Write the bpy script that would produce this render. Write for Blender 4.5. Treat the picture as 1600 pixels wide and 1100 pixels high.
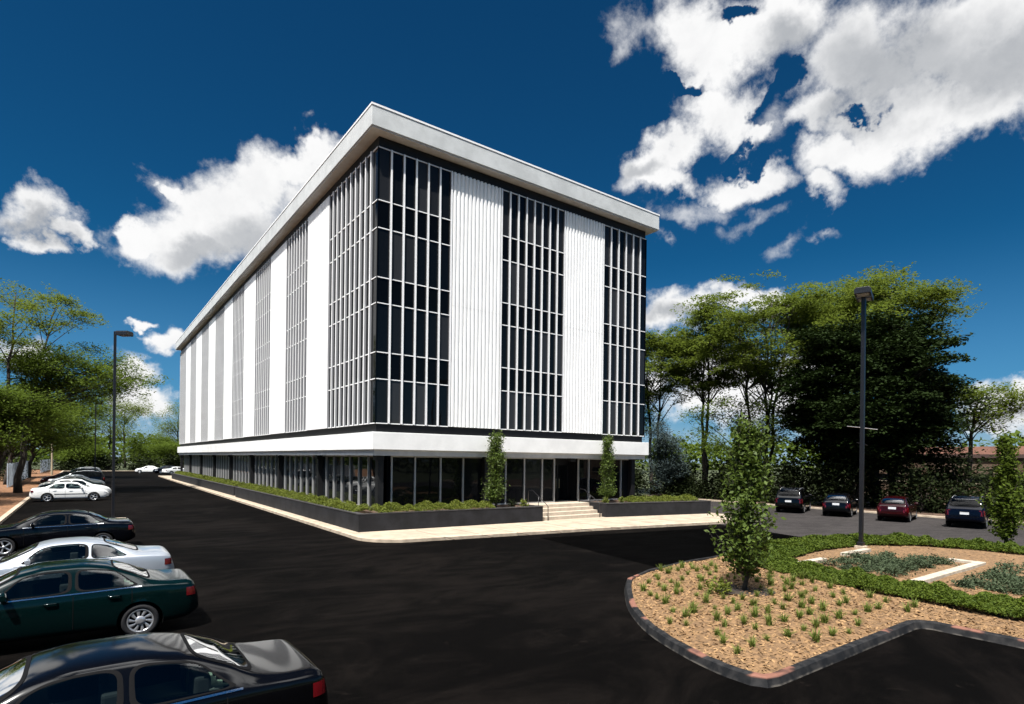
import bpy, bmesh, math, random
import numpy as np
from mathutils import Vector
S = bpy.context.scene
C = S.collection
for o in list(bpy.data.objects): bpy.data.objects.remove(o)
R = math.radians
# ------------------------------------------------------------------ camera
cam = bpy.data.cameras.new('camera'); cam_o = bpy.data.objects.new('camera', cam); C.objects.link(cam_o)
cam.sensor_fit = 'HORIZONTAL'; cam.sensor_width = 36; cam.lens = 36*911/1600
cam.shift_y = (718-550)/1600; cam.clip_start = .1; cam.clip_end = 3000
from mathutils import Matrix
YAW = math.atan2(.5915, .8063)
cam_o.matrix_world = Matrix.Translation((0, 0, 3.5)) @ Matrix.Rotation(-YAW, 4, 'Z') @ Matrix.Rotation(R(90), 4, 'X') @ Matrix.Rotation(.012, 4, 'Z')
S.camera = cam_o
# ------------------------------------------------------------------ exposure, sun, sky
S.view_settings.view_transform = 'Standard'; S.view_settings.look = 'None'
S.view_settings.exposure = 1.0; S.view_settings.gamma = 1; S.view_settings.use_curve_mapping = False
SUN = Vector((-.417, -.303, 1.0)).normalized()
sun = bpy.data.lights.new('sun', 'SUN'); sun.energy = 4.9; sun.angle = R(.5); sun.color = (1, .965, .91)
sun_o = bpy.data.objects.new('sun', sun); C.objects.link(sun_o)
sun_o.rotation_euler = SUN.to_track_quat('Z', 'Y').to_euler(); sun_o.location = (-40, -30, 90)
W = bpy.data.worlds.new('World'); S.world = W; W.use_nodes = True
nt = W.node_tree; nt.nodes.clear()

class N:                                   # tiny node helper
    def __init__(s, t): s.t = t
    def new(s, typ, **kw):
        n = s.t.nodes.new(typ)
        for k, v in kw.items():
            if k[0] == '_': n.inputs[int(k[1:])].default_value = v
            else: setattr(n, k, v)
        return n
    def link(s, a, b): s.t.links.new(a, b)
    def m(s, op, a, b=None, c=None, clamp=False):
        n = s.t.nodes.new('ShaderNodeMath'); n.operation = op; n.use_clamp = clamp
        for i, v in enumerate((a, b, c)):
            if v is None: continue
            if isinstance(v, (int, float)): n.inputs[i].default_value = v
            else: s.link(v, n.inputs[i])
        return n.outputs[0]
    def ss(s, v, a, b):
        n = s.t.nodes.new('ShaderNodeMapRange'); n.interpolation_type = 'SMOOTHSTEP'
        s.link(v, n.inputs[0]); n.inputs[1].default_value = a; n.inputs[2].default_value = b
        return n.outputs[0]
    def mix(s, f, a, b, bt='MIX'):
        n = s.t.nodes.new('ShaderNodeMix'); n.data_type = 'RGBA'; n.blend_type = bt
        for sock, v in ((n.inputs[0], f), (n.inputs[6], a), (n.inputs[7], b)):
            if isinstance(v, (int, float)): sock.default_value = v
            elif isinstance(v, tuple): sock.default_value = v if len(v) == 4 else v+(1,)
            else: s.link(v, sock)
        return n.outputs[2]
    def noise(s, vec, scale, detail=4, rough=.5, dist=0):
        n = s.t.nodes.new('ShaderNodeTexNoise'); n.inputs['Scale'].default_value = scale
        n.inputs['Detail'].default_value = detail; n.inputs['Roughness'].default_value = rough
        n.inputs['Distortion'].default_value = dist
        if vec is not None: s.link(vec, n.inputs['Vector'])
        return n.outputs[0]

def build_sky():
    n = N(nt)
    out = n.new('ShaderNodeOutputWorld'); bg = n.new('ShaderNodeBackground')
    sky = n.new('ShaderNodeTexSky', sky_type='NISHITA', sun_disc=False)
    sky.sun_elevation = math.asin(SUN.z); sky.sun_rotation = math.atan2(SUN.x, SUN.y)
    sky.air_density = 1.0; sky.dust_density = .3; sky.ozone_density = 3.0
    STR = SKY_STR
    bg.inputs[1].default_value = STR
    tc = n.new('ShaderNodeTexCoord'); d = tc.outputs['Generated']
    sep = n.new('ShaderNodeSeparateXYZ'); n.link(d, sep.inputs[0])
    # azimuth (from the +Y axis, clockwise) and elevation of the view direction
    az = n.m('ARCTAN2', sep.outputs[0], sep.outputs[1]); el = n.m('ARCSINE', sep.outputs[2])
    # deep polarised blue
    gam = n.new('ShaderNodeGamma', _1=1.3); n.link(sky.outputs[0], gam.inputs[0])
    blue = n.mix(1.0, gam.outputs[0], SKY_TINT, 'MULTIPLY')
    wx = n.m('SUBTRACT', n.noise(d, 7, 5, .55), .5)
    off = n.new('ShaderNodeVectorMath', operation='ADD'); n.link(d, off.inputs[0]); off.inputs[1].default_value = (3.1, 7.7, 1.3)
    wy = n.m('SUBTRACT', n.noise(off.outputs[0], 7, 5, .55), .5)
    w2 = n.m('SUBTRACT', n.noise(d, 24, 6, .6), .5); w3 = n.m('SUBTRACT', n.noise(off.outputs[0], 24, 6, .6), .5)
    U = n.m('MULTIPLY_ADD', w2, .07, n.m('MULTIPLY_ADD', wx, .17, az)); V = n.m('MULTIPLY_ADD', w3, .055, n.m('MULTIPLY_ADD', wy, .12, el))
    def field(lst, prev):
        cur = prev                                  # each step waits for the one before, so the shader needs little memory
        first = True
        for (a, e, r1, r2, ang) in lst:
            mp = n.new('ShaderNodeMapping', vector_type='TEXTURE')
            mp.inputs[1].default_value = (a, e, 0); mp.inputs[2].default_value = (0, 0, ang); mp.inputs[3].default_value = (r1, r2, 1e7)
            cmb = n.new('ShaderNodeCombineXYZ'); n.link(U, cmb.inputs[0]); n.link(V, cmb.inputs[1])
            if cur is not None: n.link(cur, cmb.inputs[2])
            n.link(cmb.outputs[0], mp.inputs[0])
            ln = n.new('ShaderNodeVectorMath', operation='LENGTH'); n.link(mp.outputs[0], ln.inputs[0])
            v = ln.outputs['Value']
            cur = v if first else n.m('MINIMUM', cur, v); first = False
        return n.m('SUBTRACT', 1.0, cur)
    F = field(CLOUDS, None); G = field(SHADES, F); H = field(HOLES, G); L = field(WISPS, H)
    fine = n.noise(d, 14, 9, .64, .15); big = n.noise(off.outputs[0], 9, 6, .55)
    Fn = n.m('ADD', n.m('MAXIMUM', F, -.8), n.m('MULTIPLY', n.m('SUBTRACT', fine, .48), 1.55))
    Fn = n.m('SUBTRACT', Fn, n.m('MULTIPLY', n.m('MAXIMUM', n.m('ADD', H, n.m('MULTIPLY', n.m('SUBTRACT', fine, .5), 2.2)), 0), 1.15))
    dens = n.ss(Fn, -.02, .62)
    wisp = n.m('MULTIPLY', n.ss(n.m('ADD', n.m('MAXIMUM', L, -.8), n.m('MULTIPLY', n.m('SUBTRACT', fine, .50), 3.6)), .1, 1.5), .62)
    dens = n.m('MAXIMUM', dens, wisp)
    # grey undersides: thick middle of the big banks, broken up by noise
    sh = n.m('MULTIPLY', n.ss(n.m('ADD', G, n.m('MULTIPLY', n.m('SUBTRACT', big, .5), .7)), -.25, .75), .85)
    rel = n.ss(n.m('SUBTRACT', fine, n.m('MULTIPLY', big, .35)), .18, .48)
    sh = n.m('ADD', sh, n.m('MULTIPLY', n.m('SUBTRACT', 1.0, rel), .16), None, True)
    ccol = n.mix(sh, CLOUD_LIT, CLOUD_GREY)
    # added boost: unseen cloud round the sun is brightened to fill the shaded walls
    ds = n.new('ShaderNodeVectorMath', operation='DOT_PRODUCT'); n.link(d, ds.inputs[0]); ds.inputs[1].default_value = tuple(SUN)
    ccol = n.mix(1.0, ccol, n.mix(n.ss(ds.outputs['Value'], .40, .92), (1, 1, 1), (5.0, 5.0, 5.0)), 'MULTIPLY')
    haze = n.ss(el, .33, -.02)
    blue = n.mix(n.m('MULTIPLY', haze, .6), blue, SKY_LOW)
    blue = n.mix(n.m('MULTIPLY', n.ss(el, .10, -.01), .7), blue, SKY_HORIZON)
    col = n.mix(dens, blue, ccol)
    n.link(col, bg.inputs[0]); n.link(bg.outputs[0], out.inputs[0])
SKY_STR = .10
SKY_TINT = (.024, .148, .19); SKY_LOW = (.75, 1.72, 3.3)
SKY_HORIZON = (2.3, 2.8, 3.3)
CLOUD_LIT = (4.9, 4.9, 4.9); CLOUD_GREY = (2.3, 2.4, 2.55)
# banks of cloud as (azimuth, elevation, radius, radius, turn) on the sky; the last ones, out of view, are added to light the facades
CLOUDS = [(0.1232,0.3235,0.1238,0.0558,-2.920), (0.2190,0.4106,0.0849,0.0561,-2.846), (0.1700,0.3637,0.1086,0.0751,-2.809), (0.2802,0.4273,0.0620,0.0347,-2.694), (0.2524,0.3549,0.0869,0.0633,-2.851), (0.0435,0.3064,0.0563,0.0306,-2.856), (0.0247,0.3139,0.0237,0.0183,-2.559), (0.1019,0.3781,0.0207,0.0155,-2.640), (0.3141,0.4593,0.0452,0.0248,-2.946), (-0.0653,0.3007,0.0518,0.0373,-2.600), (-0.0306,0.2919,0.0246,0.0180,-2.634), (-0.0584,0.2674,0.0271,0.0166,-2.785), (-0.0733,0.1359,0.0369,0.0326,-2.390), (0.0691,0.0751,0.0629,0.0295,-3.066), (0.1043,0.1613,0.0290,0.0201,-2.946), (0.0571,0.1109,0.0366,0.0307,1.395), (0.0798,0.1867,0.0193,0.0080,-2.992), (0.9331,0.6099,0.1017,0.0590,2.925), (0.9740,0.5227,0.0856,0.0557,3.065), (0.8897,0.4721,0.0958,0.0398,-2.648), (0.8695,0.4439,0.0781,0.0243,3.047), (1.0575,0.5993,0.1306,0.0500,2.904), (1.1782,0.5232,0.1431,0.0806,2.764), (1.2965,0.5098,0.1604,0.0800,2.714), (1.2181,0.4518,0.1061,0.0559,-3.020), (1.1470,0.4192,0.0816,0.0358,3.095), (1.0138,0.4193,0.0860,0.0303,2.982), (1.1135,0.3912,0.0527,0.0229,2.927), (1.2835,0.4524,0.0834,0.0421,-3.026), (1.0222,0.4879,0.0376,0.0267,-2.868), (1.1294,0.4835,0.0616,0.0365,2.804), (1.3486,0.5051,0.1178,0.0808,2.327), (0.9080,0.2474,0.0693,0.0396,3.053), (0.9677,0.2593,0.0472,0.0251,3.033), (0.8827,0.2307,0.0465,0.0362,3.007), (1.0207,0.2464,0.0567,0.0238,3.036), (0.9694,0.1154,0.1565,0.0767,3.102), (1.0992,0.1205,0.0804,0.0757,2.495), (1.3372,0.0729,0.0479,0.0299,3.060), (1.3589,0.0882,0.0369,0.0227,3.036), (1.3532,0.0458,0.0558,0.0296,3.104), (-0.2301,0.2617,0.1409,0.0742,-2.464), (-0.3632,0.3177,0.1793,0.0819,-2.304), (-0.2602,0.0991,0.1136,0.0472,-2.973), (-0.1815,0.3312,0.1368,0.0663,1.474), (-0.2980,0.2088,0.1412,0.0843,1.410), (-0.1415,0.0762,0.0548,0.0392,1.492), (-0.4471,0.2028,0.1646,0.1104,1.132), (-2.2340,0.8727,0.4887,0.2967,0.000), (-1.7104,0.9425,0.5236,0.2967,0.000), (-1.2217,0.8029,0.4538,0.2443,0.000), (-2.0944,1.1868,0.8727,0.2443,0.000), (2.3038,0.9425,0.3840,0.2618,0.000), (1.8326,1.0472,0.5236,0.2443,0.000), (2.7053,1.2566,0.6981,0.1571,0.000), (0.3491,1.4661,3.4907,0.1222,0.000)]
SHADES = [(0.2432,0.3401,0.1065,0.0395,-2.825), (0.1532,0.3086,0.0877,0.0227,-2.970), (-0.0586,0.2830,0.0339,0.0195,-2.795), (1.2326,0.5019,0.1419,0.0593,2.962), (1.1628,0.4724,0.0701,0.0378,-3.140), (1.3102,0.4855,0.0945,0.0425,3.116), (1.0758,0.5818,0.0644,0.0270,2.887), (0.8434,0.4460,0.0505,0.0164,-2.936), (1.3468,0.0559,0.0564,0.0165,3.105), (0.9082,0.2345,0.0611,0.0180,3.083)]
HOLES = [(1.0693,0.5346,0.0370,0.0190,-3.069), (1.0359,0.5129,0.0253,0.0249,2.232), (1.0010,0.6369,0.0291,0.0091,2.946), (1.0642,0.4530,0.0222,0.0126,2.883), (1.0135,0.4387,0.0227,0.0126,-2.876), (1.1886,0.4612,0.0252,0.0072,-3.016), (0.9036,0.5648,0.0421,0.0107,3.139), (0.9845,0.4627,0.0320,0.0160,1.162), (0.3053,0.3800,0.0402,0.0193,-2.434)]
WISPS = [(0.2870,0.4977,0.0195,0.0165,-2.517), (0.2435,0.4565,0.0262,0.0174,-2.843), (1.0332,0.3647,0.0743,0.0196,-3.081), (0.9314,0.3941,0.0603,0.0218,3.026), (1.0720,0.3321,0.0437,0.0205,-2.751), (1.1312,0.3392,0.0304,0.0104,2.961), (-0.0042,0.2954,0.0312,0.0245,-2.502), (0.0858,0.3681,0.0349,0.0271,-2.558), (0.8406,0.6240,0.0577,0.0382,2.962), (0.8092,0.6087,0.0355,0.0274,0.778), (0.8780,0.3556,0.0198,0.0127,3.011), (1.0409,0.4848,0.0515,0.0340,-3.026), (0.9264,0.3901,0.0801,0.0163,3.119)]
build_sky()
W.cycles.sampling_method = 'MANUAL'; W.cycles.sample_map_resolution = 512

# ------------------------------------------------------------------ helpers
class MB:
    def __init__(s): s.v = []; s.f = []
    def add(s, vs, fs):
        b = len(s.v); s.v += [tuple(map(float, p)) for p in vs]; s.f += [tuple(i+b for i in f) for f in fs]; return s
    def box(s, x0, x1, y0, y1, z0, z1):
        v = [(x, y, z) for x in (x0, x1) for y in (y0, y1) for z in (z0, z1)]
        return s.add(v, [(0, 1, 3, 2), (4, 6, 7, 5), (0, 4, 5, 1), (2, 3, 7, 6), (0, 2, 6, 4), (1, 5, 7, 3)])
    def prism(s, poly, z0, z1):
        n = len(poly); v = [(x, y, z0) for x, y in poly]+[(x, y, z1) for x, y in poly]
        f = [tuple(range(n-1, -1, -1)), tuple(range(n, 2*n))]+[(i, (i+1) % n, n+(i+1) % n, n+i) for i in range(n)]
        return s.add(v, f)
    def sheet(s, poly, z): return s.add([(x, y, z) for x, y in poly], [tuple(range(len(poly)))])
    def tube(s, pts, rad, n=8, cap=True):
        pts = [Vector(p) for p in pts]; k = len(pts)
        if isinstance(rad, (int, float)): rad = [rad]*k
        vs = []; up = Vector((0, 0, 1))
        for i, p in enumerate(pts):
            t = (pts[min(i+1, k-1)]-pts[max(i-1, 0)]).normalized()
            a = t.cross(up) if abs(t.z) < .95 else t.cross(Vector((1, 0, 0)))
            a.normalize(); b = t.cross(a)
            for j in range(n):
                q = 2*math.pi*j/n; vs.append(p+(a*math.cos(q)+b*math.sin(q))*rad[i])
        fs = [(i*n+j, i*n+(j+1) % n, (i+1)*n+(j+1) % n, (i+1)*n+j) for i in range(k-1) for j in range(n)]
        if cap: fs += [tuple(range(n-1, -1, -1)), tuple((k-1)*n+j for j in range(n))]
        return s.add(vs, fs)
    def grid(s, P, close_u=False):           # P[i][j] points
        nu, nv = len(P), len(P[0]); vs = [p for r in P for p in r]; fs = []
        for i in range(nu-(0 if close_u else 1)):
            for j in range(nv-1):
                a = i*nv+j; b = ((i+1) % nu)*nv+j; fs.append((a, b, b+1, a+1))
        return s.add(vs, fs)
def new_mesh(name, v, f): 
    me = bpy.data.meshes.new(name); me.from_pydata(v, [], f); me.update(); return me
def obj(name, mb, mat, parent=None, smooth=False, loc=None, recalc=True, bevel=0):
    """mesh object; vertices are given in world space, and moved into the parent's space when loc (its place) is given"""
    v = mb.v
    if parent is not None and loc is None: loc = ORG.get(parent.name)
    if loc is not None: v = [(a-loc[0], b-loc[1], c-loc[2]) for a, b, c in v]
    me = new_mesh(name, v, mb.f)
    if recalc or bevel:
        bm = bmesh.new(); bm.from_mesh(me)
        if bevel:
            ed = [e for e in bm.edges if len(e.link_faces) == 2 and e.calc_face_angle(0) > .6]
            bmesh.ops.bevel(bm, geom=ed, offset=bevel, segments=2, affect='EDGES', profile=.6)
        bmesh.ops.recalc_face_normals(bm, faces=bm.faces); bm.to_mesh(me); bm.free()
    if smooth: me.shade_smooth()
    me.materials.append(mat)
    o = bpy.data.objects.new(name, me); C.objects.link(o)
    if parent is not None: o.parent = parent
    return o
ORG = {}
def thing(name, label, cat, loc=(0, 0, 0), rz=0, group=None, local=False):
    o = bpy.data.objects.new(name, None); C.objects.link(o); o.location = loc; o.rotation_euler = (0, 0, rz)
    o.empty_display_size = .3
    if not local: ORG[o.name] = loc
    return tag(o, label, cat, group)
def tag(o, label=None, cat=None, group=None, kind=None):
    for k, v in (('label', label), ('category', cat), ('group', group), ('kind', kind)):
        if v: o[k] = v
    return o
def struct(name, mb, mat, **kw): return tag(obj(name, mb, mat, **kw), kind='structure')
def copy_tree(o, parent=None):
    c = o.copy(); C.objects.link(c)
    if parent is not None: c.parent = parent
    for ch in o.children: copy_tree(ch, c)
    return c
# ------------------------------------------------------------------ materials
def mat(name, col, rough=.6, metal=0, spec=.5, coat=0, var=0, vscale=4, bump=0, bscale=40, var2=None, coords='Object', vdet=6):
    m = bpy.data.materials.new(name); m.use_nodes = True; t = m.node_tree; n = N(t); p = t.nodes['Principled BSDF']
    p.inputs['Roughness'].default_value = rough; p.inputs['Metallic'].default_value = metal
    p.inputs['Specular IOR Level'].default_value = spec; p.inputs['Coat Weight'].default_value = coat; p.inputs['Coat Roughness'].default_value = .04
    c = tuple(col)+(1,); p.inputs['Base Color'].default_value = c
    if var or bump:
        tc = n.new('ShaderNodeTexCoord').outputs[coords]
    if var:
        f = n.ss(n.noise(tc, vscale, vdet, .6), .3, .7)
        lo = tuple(x*(1-var) for x in col); hi = tuple(min(1, x*(1+var)) for x in (var2 or col))
        n.link(n.mix(f, lo, hi), p.inputs['Base Color'])
    if bump:
        b = n.new('ShaderNodeBump'); b.inputs['Strength'].default_value = bump; b.inputs['Distance'].default_value = .02
        n.link(n.noise(tc, bscale, 6, .6), b.inputs['Height']); n.link(b.outputs[0], p.inputs['Normal'])
    return m
def leafmat(name, col, col2, trans=.35, rough=.55, spec=.3):
    m = bpy.data.materials.new(name); m.use_nodes = True; t = m.node_tree; n = N(t); p = t.nodes['Principled BSDF']
    geo = n.new('ShaderNodeNewGeometry'); rnd = geo.outputs['Random Per Island']
    tc = n.new('ShaderNodeTexCoord').outputs['Object']
    f = n.m('ADD', n.m('MULTIPLY', rnd, .6), n.m('MULTIPLY', n.noise(tc, .9, 3), .5))
    c = n.mix(f, tuple(col), tuple(col2)); n.link(c, p.inputs['Base Color'])
    p.inputs['Roughness'].default_value = rough; p.inputs['Specular IOR Level'].default_value = spec
    tr = n.new('ShaderNodeBsdfTranslucent'); n.link(c, tr.inputs[0])
    mx = n.new('ShaderNodeMixShader'); mx.inputs[0].default_value = trans
    n.link(p.outputs[0], mx.inputs[1]); n.link(tr.outputs[0], mx.inputs[2])
    n.link(mx.outputs[0], t.nodes['Material Output'].inputs[0]); return m
def glassmat(name, tint, ior=1.5, refl=1.0, tilt=0.0):
    """thin tinted car glass: clear tint plus a sharp reflection"""
    m = bpy.data.materials.new(name); m.use_nodes = True; t = m.node_tree; n = N(t); t.nodes.remove(t.nodes['Principled BSDF'])
    a = n.new('ShaderNodeBsdfTransparent'); a.inputs[0].default_value = tuple(tint)+(1,)
    g = n.new('ShaderNodeBsdfGlossy'); g.inputs['Roughness'].default_value = .02
    fr = n.new('ShaderNodeFresnel'); fr.inputs[0].default_value = ior
    mx = n.new('ShaderNodeMixShader'); n.link(n.m('MULTIPLY', fr.outputs[0], refl, None, True), mx.inputs[0])
    n.link(a.outputs[0], mx.inputs[1]); n.link(g.outputs[0], mx.inputs[2]); n.link(mx.outputs[0], t.nodes['Material Output'].inputs[0]); return m
def asphalt(name, base, worn, rough=.8, spec=.25):
    m = bpy.data.materials.new(name); m.use_nodes = True; t = m.node_tree; n = N(t); p = t.nodes['Principled BSDF']
    tc = n.new('ShaderNodeTexCoord').outputs['Object']
    mp = n.new('ShaderNodeMapping'); mp.inputs[3].default_value = (.6, 1.15, 1); mp.inputs[2].default_value = (0, 0, R(-12)); n.link(tc, mp.inputs[0])
    a = n.noise(mp.outputs[0], .42, 10, .66, 2.2); b = n.noise(tc, .17, 4, .5); g = n.noise(tc, 95, 3, .7); st = n.noise(tc, 1.7, 6, .6)
    f = n.ss(n.m('ADD', n.m('MULTIPLY', a, .6), n.m('MULTIPLY', b, .4)), .40, .64)
    c = n.mix(f, tuple(base), tuple(worn))
    # turning tyre scuffs: faint dark arcs
    wv = n.new('ShaderNodeTexWave', wave_type='RINGS', rings_direction='Z'); wv.inputs['Scale'].default_value = .16
    wv.inputs['Distortion'].default_value = 3.0; wv.inputs['Detail'].default_value = 3; wv.inputs['Detail Scale'].default_value = .6
    mp2 = n.new('ShaderNodeMapping'); mp2.inputs[1].default_value = (-13, -4, 0); n.link(tc, mp2.inputs[0]); n.link(mp2.outputs[0], wv.inputs[0])
    arc = n.m('MULTIPLY', n.ss(wv.outputs[1], .8, 1.0), n.ss(st, .42, .62))
    c = n.mix(n.m('MULTIPLY', arc, .45), c, tuple(x*.5 for x in base))
    c = n.mix(n.m('MULTIPLY', n.ss(n.noise(tc, 1.3, 8, .7, 1.5), .58, .8), .8), c, tuple(x*2.2 for x in worn))
    c = n.mix(n.m('MULTIPLY', n.ss(g, .55, .8), .8), c, tuple(x*3.2 for x in worn))
    n.link(c, p.inputs['Base Color'])
    n.link(n.m('SUBTRACT', rough+.1, n.m('MULTIPLY', f, .18)), p.inputs['Roughness']); p.inputs['Specular IOR Level'].default_value = spec
    bp = n.new('ShaderNodeBump'); bp.inputs['Strength'].default_value = .5; bp.inputs['Distance'].default_value = .012
    n.link(n.m('ADD', g, n.m('MULTIPLY', st, .8)), bp.inputs['Height']); n.link(bp.outputs[0], p.inputs['Normal']); return m
def building_glass(name, base, lighter):
    m = bpy.data.materials.new(name); m.use_nodes = True; t = m.node_tree; n = N(t); p = t.nodes['Principled BSDF']
    geo = n.new('ShaderNodeNewGeometry'); rnd = geo.outputs['Random Per Island']
    c = n.mix(n.ss(rnd, .45, 1.0), tuple(base), tuple(lighter)); n.link(c, p.inputs['Base Color'])
    p.inputs['Roughness'].default_value = .025; p.inputs['Specular IOR Level'].default_value = .24
    tc = n.new('ShaderNodeTexCoord').outputs['Object']
    b = n.new('ShaderNodeBump'); b.inputs['Strength'].default_value = .12; b.inputs['Distance'].default_value = .02
    n.link(n.noise(tc, .9, 2), b.inputs['Height']); n.link(b.outputs[0], p.inputs['Normal']); return m
M = dict(
 asphalt=asphalt('fresh asphalt', (.0006, .0005, .00046), (.0040, .0031, .0026), .88, .035),
 patch=asphalt('dark asphalt patch', (.0002, .00018, .00018), (.0004, .00035, .00035), .88, .015),
 old=asphalt('old asphalt', (.026, .0235, .023), (.038, .034, .033), .9, .1),
 earth=mat('earth and grass', (.035, .045, .014), .95, var=.5, vscale=.5, bump=.6, bscale=6),
 verge=mat('leaf litter verge', (.16, .075, .032), .95, var=.45, vscale=2.5, bump=.8, bscale=14),
 walk=mat('sidewalk concrete', (.32, .262, .195), .85, var=.16, vscale=1.3, bump=.25, bscale=60),
 kerb=mat('kerb concrete', (.36, .29, .215), .85, var=.25, vscale=2.2, bump=.3, bscale=50),
 step=mat('step concrete', (.40, .335, .26), .85, var=.12, vscale=3, bump=.2, bscale=60),
 beigewall=mat('pale concrete edging', (.36, .315, .25), .85, var=.18, vscale=4, bump=.3, bscale=40),
 fascia=mat('grey roof fascia', (.46, .475, .475), .75, var=.12, vscale=.9, bump=.1, bscale=12, vdet=8),
 soffit=mat('pale soffit', (.54, .55, .55), .8, var=.08, vscale=2),
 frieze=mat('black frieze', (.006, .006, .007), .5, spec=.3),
 white=mat('white metal panel', (.80, .80, .79), .45, spec=.4, var=.03, vscale=1.1),
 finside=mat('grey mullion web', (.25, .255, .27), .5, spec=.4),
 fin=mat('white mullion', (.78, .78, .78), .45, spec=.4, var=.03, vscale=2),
 band=mat('white stucco band', (.70, .70, .69), .7, var=.07, vscale=.8, bump=.12, bscale=25),
 glass=building_glass('dark curtain glass', (.003, .0035, .004), (.026, .027, .029)),  # lighter pane tints stand in for faint cloud reflections and half-drawn blinds
 spandrel=mat('black spandrel glass', (.0018, .002, .0023), .05, spec=.15),
 gglass=building_glass('ground floor glass', (.004, .005, .006), (.012, .014, .016)),
 alu=mat('grey aluminium mullion', (.42, .42, .42), .4, metal=.4),
 black=mat('black column', (.008, .008, .009), .5, spec=.35, var=.2),
 planter=mat('charcoal painted masonry', (.011, .011, .013), .75, spec=.3, var=.4, vscale=1.6, bump=.4, bscale=25),
 cap=mat('planter cap', (.03, .028, .028), .8, var=.4, vscale=4),
 soil=mat('planter soil', (.07, .04, .024), .95, var=.5, vscale=6, bump=.7, bscale=30),
 metalblack=mat('black painted steel', (.008, .008, .010), .35, spec=.5),
 bark=mat('dark bark', (.028, .021, .015), .95, var=.4, vscale=6, bump=.8, bscale=20),
 bark2=mat('grey bark', (.05, .042, .034), .95, var=.4, vscale=6, bump=.8, bscale=20),
 tyre=mat('tyre rubber', (.010, .010, .011), .8, spec=.3),
 rim=mat('silver alloy', (.62, .62, .63), .28, metal=.75),
 chrome=mat('chrome', (.75, .75, .75), .12, metal=1),
 blackplastic=mat('black plastic', (.004, .004, .0045), .8, spec=.08),
 dark=mat('underbody black', (.003, .003, .003), .9, spec=.1),
 redlens=mat('red lens', (.09, .003, .005), .15, coat=.6),
 amberlens=mat('amber lens', (.5, .13, .02), .15, coat=1),
 clearlens=mat('clear lens', (.55, .57, .6), .08, coat=1, spec=.8),
 plate=mat('white plate', (.42, .43, .44), .4),
 seat=mat('grey seat cloth', (.06, .065, .065), .9),
 shelf=mat('pale parcel shelf', (.22, .23, .20), .9, var=.2, vscale=8),
 carglass=glassmat('side glass', (.34, .40, .40), 1.45, 1.3),
 cargreen=glassmat('green rear glass', (.60, .80, .66), 1.45, 1.2),
 brick=None,
)
LEAF = dict(
 locust=leafmat('locust leaves', (.062, .090, .012), (.142, .180, .026), .52, .7, .12),
 locust2=leafmat('olive leaves', (.046, .074, .009), (.114, .160, .022), .5, .7, .12),
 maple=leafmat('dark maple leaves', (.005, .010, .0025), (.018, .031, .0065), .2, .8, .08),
 young=leafmat('young tree leaves', (.038, .066, .010), (.115, .165, .028), .45, .55, .25),
 hedge=leafmat('hedge leaves', (.046, .066, .009), (.180, .205, .030), .35, .6, .2),
 juniper=leafmat('juniper leaves', (.018, .040, .005), (.100, .135, .014), .3, .7, .15),
 sedge=leafmat('sedge blades', (.070, .110, .016), (.19, .23, .05), .4, .6, .2),
 grey=leafmat('grey green leaves', (.024, .040, .018), (.075, .098, .050), .3, .7, .2),
 spruce=leafmat('blue spruce needles', (.026, .044, .042), (.075, .098, .096), .15, .8, .1),
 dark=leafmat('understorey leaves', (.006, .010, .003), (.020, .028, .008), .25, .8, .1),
)
rng = np.random.default_rng(11); random.seed(5)
# ------------------------------------------------------------------ ground, lot, walks
g = MB(); g.sheet([(-700, -500), (900, -500), (900, 900), (-700, 900)], -.03); struct('ground', g, M['earth'])
lot = MB(); lot.sheet([(-3.3, -20), (34, -20), (34, 22.5), (32, 24.5), (12, 27), (12, 100), (40, 112), (40, 150), (-3.3, 150)], 0)
struct('parking_lot', lot, M['asphalt'])
old = MB(); old.sheet([(25.5, -22), (45, -22), (45, 34), (31.5, 34), (31, 24), (28.6, 19), (27.2, 13.5), (26.6, 5)], .004); struct('older_parking_bay', old, M['old'])
pt = MB(); pt.sheet([(15.2, 12.2), (16.0, 17.2), (16.5, 20.3), (28.2, 18.4), (27.1, 13.4), (26.6, 11)], .008); struct('dark_asphalt', pt, M['patch'])  # flat sheet, darker than the lot asphalt around it
vg = MB(); vg.sheet([(-40, -25), (-3.45, -25), (-3.45, 160), (-40, 160)], .10); struct('leaf_litter_verge', vg, M['verge'])
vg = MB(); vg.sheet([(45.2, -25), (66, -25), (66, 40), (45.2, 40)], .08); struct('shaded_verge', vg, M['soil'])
k = MB(); k.box(-3.55, -3.3, -25, 160, -.02, .15); k.box(45, 45.25, -25, 40, -.02, .13); k.box(-3.3, 60, 149.8, 150.1, -.02, .15)
struct('lot_kerb', k, M['kerb'], bevel=.02)
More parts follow.
